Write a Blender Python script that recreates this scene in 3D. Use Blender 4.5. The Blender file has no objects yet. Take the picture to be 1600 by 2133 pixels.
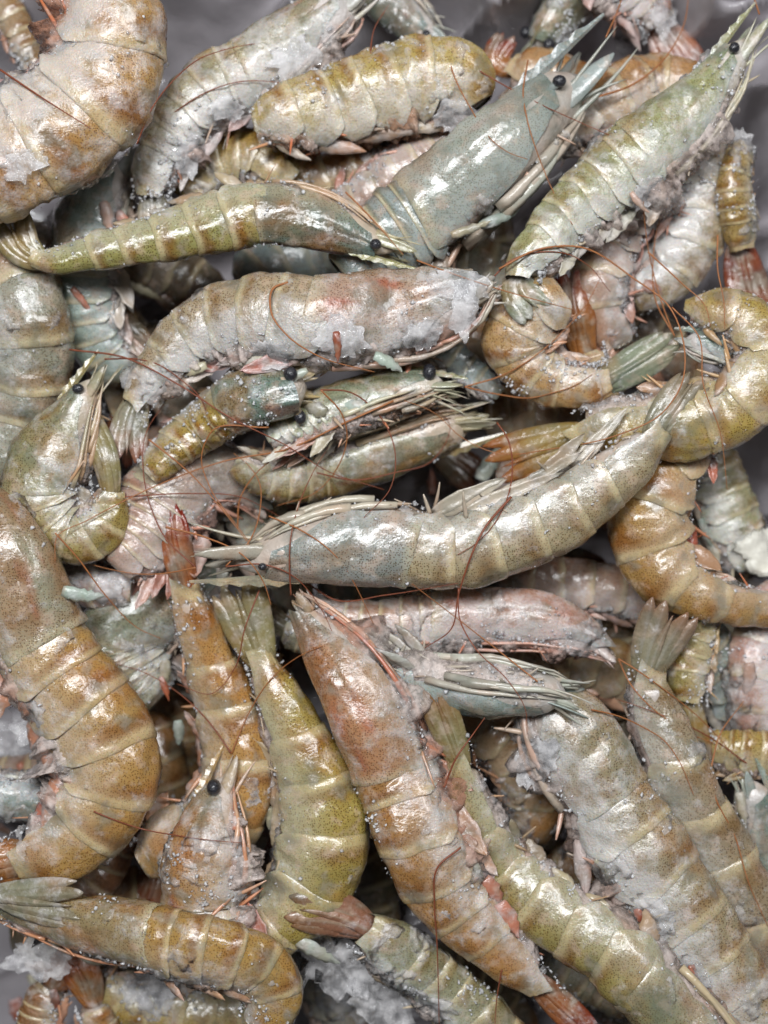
import bpy, math, random
import numpy as np
from mathutils import Vector

# ------------------------------------------------------------------ camera, light, exposure
S = 0.00015          # metres per photo pixel on the plane z = 0
CAM = 0.45           # camera height above that plane
sc = bpy.context.scene
cam_d = bpy.data.cameras.new("camera"); cam = bpy.data.objects.new("camera", cam_d)
sc.collection.objects.link(cam); sc.camera = cam
cam.location = (0, 0, CAM); cam.rotation_euler = (0, 0, 0)
cam_d.sensor_fit = 'VERTICAL'; cam_d.sensor_height = 36.0
cam_d.lens = 36.0 * CAM / (2133 * S)
cam_d.clip_start = 0.01; cam_d.clip_end = 20
cam_d.dof.use_dof = True; cam_d.dof.focus_distance = CAM - 0.012; cam_d.dof.aperture_fstop = 6.0

world = bpy.data.worlds.new("World"); sc.world = world; world.use_nodes = True
bg = world.node_tree.nodes["Background"]
bg.inputs[0].default_value = (0.88, 0.93, 1.0, 1); bg.inputs[1].default_value = 0.07

def area_lamp(name, loc, aim, sx, sy, power, col):
    ld = bpy.data.lights.new(name, 'AREA'); ld.shape = 'RECTANGLE'; ld.size = sx; ld.size_y = sy
    ld.energy = power; ld.color = col
    o = bpy.data.objects.new(name, ld); sc.collection.objects.link(o)
    o.location = loc
    o.rotation_euler = (Vector(aim) - Vector(loc)).to_track_quat('-Z', 'Y').to_euler()
    return o
area_lamp("ceiling_lamp", (-0.16, 0.30, 0.85), (0, 0.02, 0), 0.48, 0.14, 8.3, (0.96, 0.98, 1.0))
area_lamp("ceiling_lamp", (0.34, 0.42, 0.95), (0, 0.02, 0), 0.40, 0.12, 5.0, (0.97, 0.98, 1.0))

sc.view_settings.view_transform = 'Standard'; sc.view_settings.look = 'None'
sc.view_settings.exposure = 0.0; sc.view_settings.gamma = 1.0
sc.cycles.max_bounces = 4; sc.cycles.diffuse_bounces = 3; sc.cycles.glossy_bounces = 2; sc.cycles.transmission_bounces = 2; sc.cycles.transparent_max_bounces = 6
sc.cycles.caustics_reflective = False; sc.cycles.caustics_refractive = False
sc.cycles.use_denoising = True
sc.cycles.use_adaptive_sampling = True; sc.cycles.adaptive_threshold = 0.035

rng = np.random.default_rng(7)
random.seed(7)

# ------------------------------------------------------------------ small maths
def srgb(r, g, b):
    c = np.array([r, g, b], float) / 255.0
    return np.where(c <= 0.04045, c / 12.92, ((c + 0.055) / 1.055) ** 2.4)

_tab = np.random.default_rng(3).random(4096)
def vnoise(p):                                   # value noise on (...,3) in [0,1]
    p = np.asarray(p, float); i = np.floor(p).astype(np.int64); f = p - i; f = f * f * (3 - 2 * f)
    def h(dx, dy, dz):
        k = (i[..., 0] + dx) * 374761393 + (i[..., 1] + dy) * 668265263 + (i[..., 2] + dz) * 2147483647
        k = (k ^ (k >> 13)) * 1274126177
        return _tab[(k ^ (k >> 16)) & 4095]
    x, y, z = f[..., 0], f[..., 1], f[..., 2]
    a = h(0,0,0)*(1-x)+h(1,0,0)*x; b = h(0,1,0)*(1-x)+h(1,1,0)*x
    c = h(0,0,1)*(1-x)+h(1,0,1)*x; d = h(0,1,1)*(1-x)+h(1,1,1)*x
    return (a*(1-y)+b*y)*(1-z)+(c*(1-y)+d*y)*z
def fbm(p, n=3):
    p = np.asarray(p, float); s = 0; a = 0.5; t = 0
    for _ in range(n):
        s = s + a * vnoise(p); t += a; a *= 0.5; p = p * 2.03 + 17.3
    return s / t
def smooth(e0, e1, x):
    t = np.clip((x - e0) / (e1 - e0), 0, 1); return t * t * (3 - 2 * t)
def unit(v): return v / np.maximum(np.linalg.norm(v, axis=-1, keepdims=True), 1e-12)
def px(x, y, z=0.0):                             # photo pixel at height z -> world
    k = S * (CAM - z) / CAM
    return np.array([(x - 800) * k, (1066.5 - y) * k, z])

# ------------------------------------------------------------------ materials
def new_mat(name):
    m = bpy.data.materials.new(name); m.use_nodes = True
    nt = m.node_tree; return m, nt, nt.nodes["Principled BSDF"]
def N(nt, t, **kw):
    n = nt.nodes.new(t)
    for k, v in kw.items(): setattr(n, k, v)
    return n
def L(nt, a, b): nt.links.new(a, b)
def noise(nt, co, scale, detail=3, rough=0.55):
    n = N(nt, 'ShaderNodeTexNoise'); n.inputs['Scale'].default_value = scale
    n.inputs['Detail'].default_value = detail; n.inputs['Roughness'].default_value = rough
    L(nt, co, n.inputs['Vector']); return n.outputs['Fac']
def ramp(nt, fac, p0, p1, c0=(0,0,0,1), c1=(1,1,1,1)):
    r = N(nt, 'ShaderNodeMapRange'); r.interpolation_type = 'SMOOTHSTEP'
    r.inputs['From Min'].default_value = p0; r.inputs['From Max'].default_value = p1
    L(nt, fac, r.inputs['Value']); return r.outputs['Result']
def math_(nt, op, a, b):
    m = N(nt, 'ShaderNodeMath', operation=op)
    for i, v in enumerate((a, b)):
        if isinstance(v, (int, float)): m.inputs[i].default_value = v
        else: L(nt, v, m.inputs[i])
    return m.outputs[0]
def mix(nt, fac, a, b, mode='MIX'):
    m = N(nt, 'ShaderNodeMix', data_type='RGBA', blend_type=mode)
    for idx, v in ((0, fac), (6, a), (7, b)):
        if isinstance(v, (int, float)): m.inputs[idx].default_value = v
        elif isinstance(v, tuple): m.inputs[idx].default_value = v
        else: L(nt, v, m.inputs[idx])
    return m.outputs[2]

def shell_material(name, dots=1.0, sss=0.0, rough=0.24, grain=1.0):
    m, nt, b = new_mat(name)
    tc = N(nt, 'ShaderNodeTexCoord'); co = tc.outputs['Object']
    at = N(nt, 'ShaderNodeAttribute', attribute_name='col'); ad = N(nt, 'ShaderNodeAttribute', attribute_name='dot')
    base = at.outputs['Color']; frost = at.outputs['Alpha']
    big = noise(nt, co, 60, 2); mid = noise(nt, co, 190, 3)
    c = mix(nt, ramp(nt, big, 0.50, 0.72), base, tuple(srgb(168, 104, 48)) + (1,))
    c = mix(nt, 0.27, base, c)
    c2 = mix(nt, ramp(nt, mid, 0.50, 0.70), c, tuple(srgb(202, 176, 156)) + (1,))
    c = mix(nt, 0.45, c, c2)
    low = noise(nt, co, 95, 2)
    c3 = mix(nt, ramp(nt, low, 0.50, 0.70), c, tuple(srgb(84, 98, 88)) + (1,))
    c = mix(nt, 0.50, c, c3)
    v = N(nt, 'ShaderNodeTexVoronoi'); v.inputs['Scale'].default_value = 1450; v.inputs['Randomness'].default_value = 0.72
    L(nt, co, v.inputs['Vector'])
    dot = ramp(nt, v.outputs['Distance'], 0.46, 0.24)
    patch = ramp(nt, low, 0.86, 0.36)
    dotf = math_(nt, 'MULTIPLY', math_(nt, 'MULTIPLY', dot, patch), math_(nt, 'MULTIPLY', ad.outputs['Fac'], dots * 0.80))
    c = mix(nt, dotf, c, mix(nt, 1.0, c, tuple(srgb(132, 102, 66)) + (1,), 'MULTIPLY'))
    # frost film: white, matt, in broken patches
    fn = noise(nt, co, 150, 4, 0.70)
    thr = math_(nt, 'SUBTRACT', fn, math_(nt, 'SUBTRACT', 0.72, math_(nt, 'MULTIPLY', frost, 0.34)))
    fm = ramp(nt, thr, -0.08, 0.20)
    fm = math_(nt, 'MULTIPLY', fm, 0.42)
    c = mix(nt, fm, c, tuple(srgb(226, 224, 226)) + (1,))
    L(nt, c, b.inputs['Base Color'])
    r = math_(nt, 'ADD', rough - 0.13, math_(nt, 'MULTIPLY', mid, 0.24))
    r = math_(nt, 'ADD', r, math_(nt, 'MULTIPLY', frost, 0.08))
    r = math_(nt, 'ADD', r, math_(nt, 'MULTIPLY', fm, 0.04))
    L(nt, r, b.inputs['Roughness'])
    b.inputs['Specular IOR Level'].default_value = 0.6
    b.inputs['Coat Weight'].default_value = 0.30; b.inputs['Coat Roughness'].default_value = 0.15
    if sss:
        b.inputs['Subsurface Weight'].default_value = sss
        b.inputs['Subsurface Radius'].default_value = (1.0, 0.55, 0.32); b.inputs['Subsurface Scale'].default_value = 0.0035
    fine = noise(nt, co, 1300, 2); wav = noise(nt, co, 230, 3)
    h = math_(nt, 'ADD', math_(nt, 'MULTIPLY', fine, 0.16 * grain), math_(nt, 'MULTIPLY', wav, 1.15 * grain))
    h = math_(nt, 'ADD', h, math_(nt, 'MULTIPLY', math_(nt, 'MULTIPLY', fine, fm), 1.2))
    bp = N(nt, 'ShaderNodeBump'); bp.inputs['Strength'].default_value = 0.55; bp.inputs['Distance'].default_value = 0.0009
    L(nt, h, bp.inputs['Height']); L(nt, bp.outputs[0], b.inputs['Normal'])
    return m

M_SHELL = shell_material("shrimp_shell", sss=0.35)
M_FLESH = shell_material("shrimp_flesh", dots=0.0, sss=0.0, rough=0.30, grain=1.5)
M_BLADE = shell_material("tail_blade", dots=0.35, sss=0.0, rough=0.26, grain=1.1)
M_LEAF = shell_material("swimmeret_skin", dots=0.0, sss=0.0, rough=0.28, grain=1.2)
M_LEAF.node_tree.nodes["Principled BSDF"].inputs['Alpha'].default_value = 0.82
def belly_ice():
    m, nt, b = new_mat("belly_ice"); nt.nodes.remove(b)
    at = N(nt, 'ShaderNodeAttribute', attribute_name='col'); glassy(nt, 0.18, 0.62, 0.08, at.outputs['Color'], 260); return m
M_LEG = shell_material("shrimp_leg", dots=0.0, sss=0.0, rough=0.30, grain=0.8)

def simple(name, col, rough, **kw):
    m, nt, b = new_mat(name)
    tc = N(nt, 'ShaderNodeTexCoord'); co = tc.outputs['Object']
    n = noise(nt, co, kw.get('scale', 400), 4)
    c = mix(nt, n, tuple(srgb(*col)) + (1,), tuple(srgb(*kw.get('col2', col))) + (1,))
    L(nt, c, b.inputs['Base Color']); b.inputs['Roughness'].default_value = rough
    b.inputs['Coat Weight'].default_value = kw.get('coat', 0)
    b.inputs['Transmission Weight'].default_value = kw.get('trans', 0)
    b.inputs['IOR'].default_value = kw.get('ior', 1.45)
    if 'bump' in kw:
        bp = N(nt, 'ShaderNodeBump'); bp.inputs['Strength'].default_value = kw['bump']; bp.inputs['Distance'].default_value = kw.get('bd', 0.0008)
        n2 = noise(nt, co, kw.get('bscale', 700), 4)
        L(nt, n2, bp.inputs['Height']); L(nt, bp.outputs[0], b.inputs['Normal'])
    return m
M_EYE = simple("shrimp_eye", (10, 10, 13), 0.24, col2=(58, 58, 64), coat=0.5, bump=0.6, scale=700, bscale=1300)
def glassy(nt, milk_lo, milk_hi, rough, color, nscale, normal=None):
    """clear ice over whatever lies behind: fresnel gloss + see-through + a little milkiness"""
    tc = N(nt, 'ShaderNodeTexCoord'); co = tc.outputs['Object']
    tr = N(nt, 'ShaderNodeBsdfTransparent'); tr.inputs[0].default_value = (0.98, 0.985, 0.99, 1)
    gl = N(nt, 'ShaderNodeBsdfGlossy'); gl.inputs['Roughness'].default_value = rough
    lw = N(nt, 'ShaderNodeFresnel'); lw.inputs[0].default_value = 1.28
    m1 = N(nt, 'ShaderNodeMixShader'); L(nt, lw.outputs[0], m1.inputs[0]); L(nt, tr.outputs[0], m1.inputs[1]); L(nt, gl.outputs[0], m1.inputs[2])
    df = N(nt, 'ShaderNodeBsdfDiffuse')
    if isinstance(color, tuple): df.inputs[0].default_value = color
    else: L(nt, color, df.inputs[0])
    k = math_(nt, 'ADD', milk_lo, math_(nt, 'MULTIPLY', ramp(nt, noise(nt, co, nscale, 4, 0.65), 0.36, 0.66), milk_hi - milk_lo))
    m2 = N(nt, 'ShaderNodeMixShader'); L(nt, k, m2.inputs[0]); L(nt, m1.outputs[0], m2.inputs[1]); L(nt, df.outputs[0], m2.inputs[2])
    bp = N(nt, 'ShaderNodeBump'); bp.inputs['Strength'].default_value = 0.6; bp.inputs['Distance'].default_value = 0.0010
    L(nt, noise(nt, co, 480, 3, 0.6), bp.inputs['Height'])
    for n in (gl, lw, df): L(nt, bp.outputs[0], n.inputs['Normal'])
    L(nt, m2.outputs[0], nt.nodes["Material Output"].inputs['Surface'])
def ice_material(name, lo, hi, rough, col=(232, 232, 236), nscale=170):
    m, nt, b = new_mat(name); nt.nodes.remove(b)
    glassy(nt, lo, hi, rough, tuple(srgb(*col)) + (1,), nscale); return m
M_ICE = ice_material("clear_ice", 0.02, 0.30, 0.10, (246, 242, 240))
M_FLAKE = ice_material("white_ice", 0.08, 0.42, 0.08, (246, 243, 243))
M_GRAIN = ice_material("frost_crystal", 0.24, 0.62, 0.07, (250, 250, 252))
M_BELLY = belly_ice()
M_ANT = simple("feeler", (136, 82, 46), 0.42, col2=(176, 116, 70), bump=0.5, bscale=3000, bd=0.0003)
M_ANTR = simple("red_feeler", (104, 52, 36), 0.42, col2=(146, 82, 54), bump=0.5, bscale=3000, bd=0.0003)
M_MEAT = simple("white_meat", (226, 224, 212), 0.35, col2=(200, 196, 184), bump=0.7, bscale=300)
M_CARD = simple("box_board", (46, 42, 42), 0.8, col2=(34, 31, 31), scale=120, bump=0.3)  # dark grey board, deepened with painted shade for the gaps under the heap

def liner_material():
    m, nt, b = new_mat("plastic_film")
    tc = N(nt, 'ShaderNodeTexCoord'); co = tc.outputs['Object']
    n = noise(nt, co, 30, 4)
    c = mix(nt, n, tuple(srgb(190, 182, 188)) + (1,), tuple(srgb(240, 234, 238)) + (1,))
    L(nt, c, b.inputs['Base Color']); b.inputs['Roughness'].default_value = 0.13
    b.inputs['Specular IOR Level'].default_value = 0.9
    b.inputs['Alpha'].default_value = 0.50
    n2 = noise(nt, co, 90, 5, 0.5)
    bp = N(nt, 'ShaderNodeBump'); bp.inputs['Strength'].default_value = 0.25; bp.inputs['Distance'].default_value = 0.003
    L(nt, n2, bp.inputs['Height']); L(nt, bp.outputs[0], b.inputs['Normal'])
    return m
M_FILM = liner_material()

# ------------------------------------------------------------------ mesh helpers
def mesh_obj(name, V, F, mat, parent=None, col=None, frost=0.0, dot=1.0, smooth_=True, kind=None):
    V = np.asarray(V, float)
    off = np.array(parent["_o"]) if parent is not None and "_o" in parent else np.zeros(3)
    me = bpy.data.meshes.new(name)
    F = np.asarray(F) if not isinstance(F, list) else F
    if isinstance(F, np.ndarray):
        nv = F.shape[1]
        me.vertices.add(len(V)); me.vertices.foreach_set("co", (V - off).astype(np.float32).ravel())
        me.loops.add(F.size); me.loops.foreach_set("vertex_index", F.astype(np.int32).ravel())
        me.polygons.add(len(F)); me.polygons.foreach_set("loop_start", np.arange(0, F.size, nv, dtype=np.int32))
        try: me.polygons.foreach_set("loop_total", np.full(len(F), nv, dtype=np.int32))
        except Exception: pass
        me.update(calc_edges=True); me.validate()
    else:
        me.from_pydata((V - off).tolist(), [], F); me.update()
    if smooth_: me.polygons.foreach_set("use_smooth", np.ones(len(me.polygons), bool))
    if col is not None:
        col = np.broadcast_to(np.asarray(col, float), (len(V), 3))
        a = me.color_attributes.new("col", 'FLOAT_COLOR', 'POINT')
        fr = np.broadcast_to(np.asarray(frost, float), (len(V),))
        a.data.foreach_set("color", np.column_stack([col, fr]).astype(np.float32).ravel())
        d = me.attributes.new("dot", 'FLOAT', 'POINT')
        d.data.foreach_set("value", np.broadcast_to(np.asarray(dot, float), (len(V),)).astype(np.float32).copy())
    me.materials.append(mat)
    o = bpy.data.objects.new(name, me); sc.collection.objects.link(o)
    if parent is not None: o.parent = parent; o["_o"] = list(off)
    if kind: o["kind"] = kind
    return o
def empty(name, loc, parent=None):
    o = bpy.data.objects.new(name, None); sc.collection.objects.link(o)
    o.empty_display_size = 0.01
    if parent is None:
        o.location = Vector(loc); o["_o"] = list(map(float, loc))
    else:
        o.parent = parent; o["_o"] = list(parent["_o"])
    return o
def tag(o, label, cat, group=None, kind=None):
    o["label"] = label; o["category"] = cat
    if group: o["group"] = group
    if kind: o["kind"] = kind
def grid_faces(r, c, wrap=False):
    i = np.arange(r - 1)[:, None]; j = np.arange(c if wrap else c - 1)[None, :]
    a = i * c + j; b = i * c + (j + 1) % c
    return np.stack([a, b, b + c, a + c], -1).reshape(-1, 4)
def tube(pts, rad, n=6, flat=None):
    """closed tapered tube along pts; flat=(vector, factor) squashes it"""
    P = np.asarray(pts, float); r = np.broadcast_to(np.asarray(rad, float), (len(P),))
    T = unit(np.gradient(P, axis=0)); ref = np.array([0.31, 0.22, 0.93])
    A = unit(np.cross(T, ref)); B = np.cross(T, A)
    th = np.linspace(0, 2 * np.pi, n, endpoint=False)
    ring = np.cos(th)[None, :, None] * A[:, None] + np.sin(th)[None, :, None] * B[:, None]
    if flat is not None:
        nrm = unit(np.asarray(flat[0], float)); ring = ring - (ring @ nrm)[..., None] * nrm * (1 - flat[1])
    V = P[:, None] + ring * r[:, None, None]
    V = V.reshape(-1, 3); F = grid_faces(len(P), n, True).tolist()
    F.append(list(range(n))[::-1]); F.append(list(range(len(V) - n, len(V))))
    return V, F
def leaf(p0, dirv, nrm, ln, wd, r_, bend, n=11, cw=5, th=0.0003, rag=0.5):
    """thin ragged leaf from p0 along dirv, facing nrm"""
    dirv = unit(dirv); nrm = unit(nrm - dirv * (nrm @ dirv)); side = np.cross(dirv, nrm)
    q = np.linspace(0, 1, n); cq = np.linspace(-1, 1, cw)
    prof = np.sin(np.pi * np.clip(q * 0.86 + 0.14, 0, 1)) ** 0.6 * wd
    le = prof * (1 - rag * r_.random(n) * q); ri = prof * (1 - rag * r_.random(n) * q)
    cl = p0 + dirv * (q * ln)[:, None] + bend * (ln * q ** 2)[:, None] + (nrm * (r_.random() - 0.5) * 0.4) * (ln * q ** 2)[:, None]
    wx = np.where(cq[None] < 0, cq[None] * le[:, None], cq[None] * ri[:, None])
    top = cl[:, None] + side * wx[..., None] + nrm * ((0.35 * (1 - cq ** 2))[None] * prof[:, None] + (r_.random((n, cw)) - 0.5) * wd * 0.25)[..., None]
    V = np.concatenate([top.reshape(-1, 3), (top - nrm * th).reshape(-1, 3)]); nv = n * cw
    F1 = grid_faces(n, cw); F = np.concatenate([F1, F1[:, ::-1] + nv]).tolist()
    bord = [j for j in range(cw)] + [i*cw+cw-1 for i in range(1, n)] + [(n-1)*cw+j for j in range(cw-2, -1, -1)] + [i*cw for i in range(n-2, 0, -1)]
    F += [(bord[i], bord[i]+nv, bord[(i+1) % len(bord)]+nv, bord[(i+1) % len(bord)]) for i in range(len(bord))]
    return V, F
def crm(P, m):
    """smooth curve through control points P (k,d): m samples evenly spaced"""
    P = np.asarray(P, float); k = len(P)
    d = np.r_[0, np.cumsum(np.maximum(np.linalg.norm(np.diff(P[:, :2], axis=0), axis=1), 1e-6))]
    out = []; tt = np.linspace(0, d[-1], m)
    g = np.zeros_like(P)
    for i in range(k):
        if i == 0: g[i] = (P[1] - P[0]) / (d[1] - d[0])
        elif i == k - 1: g[i] = (P[-1] - P[-2]) / (d[-1] - d[-2])
        else:
            a = (P[i] - P[i-1]) / (d[i] - d[i-1]); b = (P[i+1] - P[i]) / (d[i+1] - d[i])
            w = (d[i+1] - d[i]) / (d[i+1] - d[i-1]); g[i] = a * w + b * (1 - w)
    idx = np.clip(np.searchsorted(d, tt, side='right') - 1, 0, k - 2)
    h = (d[idx+1] - d[idx])[:, None]; t = ((tt - d[idx]) / h[:, 0])[:, None]
    h00 = 2*t**3-3*t**2+1; h10 = t**3-2*t**2+t; h01 = -2*t**3+3*t**2; h11 = t**3-t**2
    return h00*P[idx] + h10*h*g[idx] + h01*P[idx+1] + h11*h*g[idx+1], d / d[-1]
def grains_mesh(P, R):
    """angular ice crystals: jittered, squashed, randomly turned cubes"""
    v = np.array([(x, y, z) for z in (-1, 1) for y in (-1, 1) for x in (-1, 1)], float) * 0.72; n = len(P)
    f = np.array([(0,2,3,1),(4,5,7,6),(0,1,5,4),(2,6,7,3),(0,4,6,2),(1,3,7,5)])
    V = v[None] * (0.55 + 0.75 * rng.random((n, 8, 3))) * (0.45 + 1.0 * rng.random((n, 1, 3))) * R[:, None, None]
    q = unit(rng.normal(size=(n, 4))); w, x, y, z = q.T
    Rm = np.stack([1-2*(y*y+z*z), 2*(x*y-z*w), 2*(x*z+y*w), 2*(x*y+z*w), 1-2*(x*x+z*z), 2*(y*z-x*w), 2*(x*z-y*w), 2*(y*z+x*w), 1-2*(x*x+y*y)], -1).reshape(n, 3, 3)
    V = np.einsum('nij,nkj->nki', Rm, V) + P[:, None]
    F = f[None] + (np.arange(n) * 8)[:, None, None]
    return V.reshape(-1, 3), F.reshape(-1, 4)
def sphere(c, r, n=14, m=10, sq=(1, 1, 1)):
    th = np.linspace(0, 2*np.pi, n, endpoint=False); ph = np.linspace(0.05, np.pi-0.05, m)
    V = np.stack([np.sin(ph)[:, None]*np.cos(th), np.sin(ph)[:, None]*np.sin(th), np.repeat(np.cos(ph)[:, None], n, 1)], -1)
    V = V * np.array(sq) * r + np.asarray(c)
    F = grid_faces(m, n, True).tolist(); F.append(list(range(n))[::-1]); F.append(list(range(n*(m-1), n*m)))
    return V.reshape(-1, 3), F

# ------------------------------------------------------------------ palettes (pigment of the shell; 'dark' has gap shade painted in)
PAL = {  # base, band at hind margin of each plate, belly side, legs, tail, tail tip, dots
 'olive':  ((172,156,106),(140,102,52),(192,188,166),(208,196,164),(142,134,98),(138,84,56),1.0),
 'yellow': ((184,158,100),(152,106,52),(198,186,156),(212,190,146),(150,130,82),(146,72,48),1.0),
 'orange': ((186,150,106),(150,98,54),(202,184,158),(222,180,146),(160,110,70),(130,48,38),0.9),
 'brown':  ((166,134,98),(136,88,50),(190,172,150),(214,176,148),(146,98,70),(124,52,40),0.9),
 'grey':   ((172,164,144),(146,116,80),(196,194,186),(210,202,184),(146,140,118),(140,88,70),1.0),
 'blue':   ((152,162,158),(130,134,118),(186,194,190),(210,210,196),(132,142,136),(124,120,104),0.7),
 'green':  ((160,158,124),(140,122,78),(192,194,174),(210,206,180),(130,138,112),(130,104,80),0.8),
 'pink':   ((190,166,152),(166,126,104),(208,194,186),(224,180,162),(172,128,110),(140,62,52),0.5),
 'dark':   ((112,102,84),(98,76,54),(134,124,112),(156,136,118),(104,84,64),(98,48,38),0.8),  # buried shrimp: shade of the gaps is put into the shell colour
}
REDDISH = srgb(170, 86, 66)
def desat(c, k):
    g = c @ np.array([0.25, 0.62, 0.13]); return g + (c - g) * k

# ------------------------------------------------------------------ heap: how high things lie
placed = []      # arrays (x, y, z, rxy, rz) in metres
def need_z(x, y, rxy, rz, base):
    z = np.full(len(x), base)
    for Q in placed:
        d = np.hypot(x[:, None] - Q[None, :, 0], y[:, None] - Q[None, :, 1])
        R = (rxy[:, None] + Q[None, :, 3]) * 0.97
        q = np.clip(1 - (d / R) ** 2, 0, None)
        zz = np.where(q > 0, Q[None, :, 2] + 0.74 * (rz[:, None] + Q[None, :, 4]) * np.sqrt(q), -9)
        z = np.maximum(z, zz.max(axis=1))
    return z
def top_z(x, y):
    z = np.full(len(x), -0.07)
    for Q in placed:
        d = np.hypot(x[:, None] - Q[None, :, 0], y[:, None] - Q[None, :, 1])
        q = 1 - (d / Q[None, :, 3]) ** 2
        z = np.maximum(z, np.where(q > 0, Q[None, :, 2] + Q[None, :, 4] * np.sqrt(np.clip(q, 0, None)), -9).max(axis=1))
    return z
def settle(need, step, slope):
    n = len(need); i = np.arange(n)
    z = (need[None, :] - slope * step * np.abs(i[:, None] - i[None, :])).max(axis=1)
    k = np.exp(-0.5 * (np.arange(-8, 9) / 4.0) ** 2); k /= k.sum()
    zp = np.pad(z, 8, mode='edge'); return np.convolve(zp, k, mode='valid')

SEG = np.array([0, 0.145, 0.30, 0.46, 0.615, 0.755, 1.0])
STATS = []; HEADS = []

def shrimp(label, head=None, abd=None, tail=None, pal='olive', side=0, roll=14, frost=0.45, base=-0.050, lift=0.0,
           legs=1.0, fan=9, crust=0.5, eye=1.0, tint=None, group="frozen shrimp heaped in the box", legred=0.3, fanroll=0.0,
           flakes=(), rostrum=1.0, grains=1.0, detail=1.0, tipred=0.7, front=0.30, tailcol=None, hc=None, belly=None):
    P = PAL[pal]; base_c, band_c, belly_c, leg_c, tail_c, tip_c = [desat(srgb(*c), 1.14) * 0.79 for c in P[:6]]; dots = P[6]
    r_ = np.random.default_rng(abs(hash(label)) % (2**31) if False else sum(ord(ch) * (i + 1) for i, ch in enumerate(label)))
    jit = 1 + (r_.random(3) - 0.5) * 0.10; base_c = base_c * jit * 0.97
    if tint is not None: base_c = base_c * 0.50 + desat(srgb(*tint), 1.14) * 0.395
    if tailcol: tail_c = srgb(*tailcol) * 0.8
    belly = crust if belly is None else belly
    head = list(head or []); abd = list(abd); tail = list(tail or [])
    C = np.array(head + abd + tail, float); nh, na = len(head), len(abd)
    M = 140
    cur, tk = crm(C, M); cur[:, 2] = np.maximum(cur[:, 2], 3)
    cur[:, 2] *= 1 + 0.11 * (fbm(np.stack([np.linspace(0, 9, M), np.full(M, C[0, 0] * 0.013), np.full(M, C[0, 1] * 0.017)], -1), 2) - 0.5)
    u = np.linspace(0, 1, M)
    uj = tk[nh] if nh else 0.0; ue = tk[nh + na - 1]
    # turning -> which side is the back
    dxy = np.gradient(cur[:, :2], axis=0) * np.array([1, -1]); ang = np.unwrap(np.arctan2(dxy[:, 1], dxy[:, 0]))
    if side == 0:
        i0 = int(uj * (M - 1)); i1 = int(ue * (M - 1)); side = -1 if ang[i1] - ang[i0] > 0 else 1
    ro = math.radians(roll); ratio = 0.80
    denom = math.sqrt(math.cos(ro) ** 2 + (ratio * math.sin(ro)) ** 2)
    vert = math.sqrt(math.sin(ro) ** 2 + (ratio * math.cos(ro)) ** 2)
    # height in the heap
    x0 = (cur[:, 0] - 800) * S; y0 = (1066.5 - cur[:, 1]) * S; w0 = cur[:, 2] * S
    step = np.hypot(x0[1] - x0[0], y0[1] - y0[0])
    nd = need_z(x0, y0, w0, w0 / denom * vert, base)
    z = settle(nd, step, 0.30) + lift
    k = (CAM - z) / CAM
    ctr = np.stack([x0 * k, y0 * k, z], -1); W = w0 * k; a = W / denom; b = a * ratio
    sel = slice(None, None, 4)
    placed.append(np.stack([x0, y0, z, w0, a * vert], -1)[sel])
    STATS.append((label, z.min(), z.max()))
    T = unit(np.gradient(ctr, axis=0)); Z = np.array([0, 0, 1.0])
    Nn = unit(np.cross(Z, T)); Zp = np.cross(T, Nn)
    D = math.cos(ro) * side * Nn + math.sin(ro) * Zp; Lt = np.cross(T, D)
    def frame(s):
        f = lambda A: np.stack([np.interp(s, u, A[:, i]) for i in range(3)], -1)
        return f(ctr), unit(f(T)), unit(f(D)), unit(f(Lt)), np.interp(s, u, a), np.interp(s, u, b)
    def surf(s, phi, sc_=1.0, lift_=0.0):
        c, t, d, l, aa, bb = frame(s)
        cv, sv = np.cos(phi), np.sin(phi)
        v = np.sign(cv) * np.abs(cv) ** 0.96 * np.where(cv < 0, 0.90, 1.0); h = np.sign(sv) * np.abs(sv) ** 0.98 * (1 - 0.07 * cv)
        aa = aa * sc_ + lift_; bb = bb * sc_ + lift_
        return c + d * (aa * v)[..., None] + l * (bb * h)[..., None]
    def snorm(s, phi):
        c, t, d, l, aa, bb = frame(s)
        return unit(d * (np.cos(phi) / aa)[..., None] + l * (np.sin(phi) / bb)[..., None])
    i0 = int(0.5 * (uj + ue) * (M - 1))
    root = empty("shrimp", (ctr[i0, 0], ctr[i0, 1], z.min() - 0.004)); tag(root, label, "shrimp", group)
    seed = r_.random(3) * 50
    amean = float(np.interp(0.5 * (uj + ue), u, a))
    # ---- flesh: one continuous body under the shell
    hasHead = nh > 0
    uf = uj * front if hasHead else 0.0
    s = np.linspace(uf * 0.52 if hasHead else 0.0, ue, 56); ph = np.linspace(0, 2*np.pi, 22, endpoint=False)
    SS, PH = np.meshgrid(s, ph, indexing='ij')
    t_ = (SS - s[0]) / (s[-1] - s[0])
    endr = np.minimum(np.sqrt(np.clip(t_ / (0.07 if hasHead else 0.04), 0.02, 1)), np.sqrt(np.clip((1 - t_) / 0.02, 0.02, 1)))
    ven = np.clip(-np.cos(PH), 0, 1)
    bumps = fbm(np.stack([SS * 60, np.cos(PH) * 2, np.sin(PH) * 2], -1) + seed)
    V = surf(SS, PH, (0.90 + 0.10 * ven * (bumps - 0.5)) * endr)
    col = belly_c * 0.6 + srgb(206, 178, 160) * 0.4
    colv = col * (0.75 + 0.4 * bumps[..., None]); redm = smooth(0.52, 0.75, bumps)[..., None] * ven[..., None] * legred
    colv = colv * (1 - redm) + REDDISH * redm
    F = grid_faces(56, 22, True).tolist(); F += [list(range(22))[::-1], list(range(55*22, 56*22))]
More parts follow.
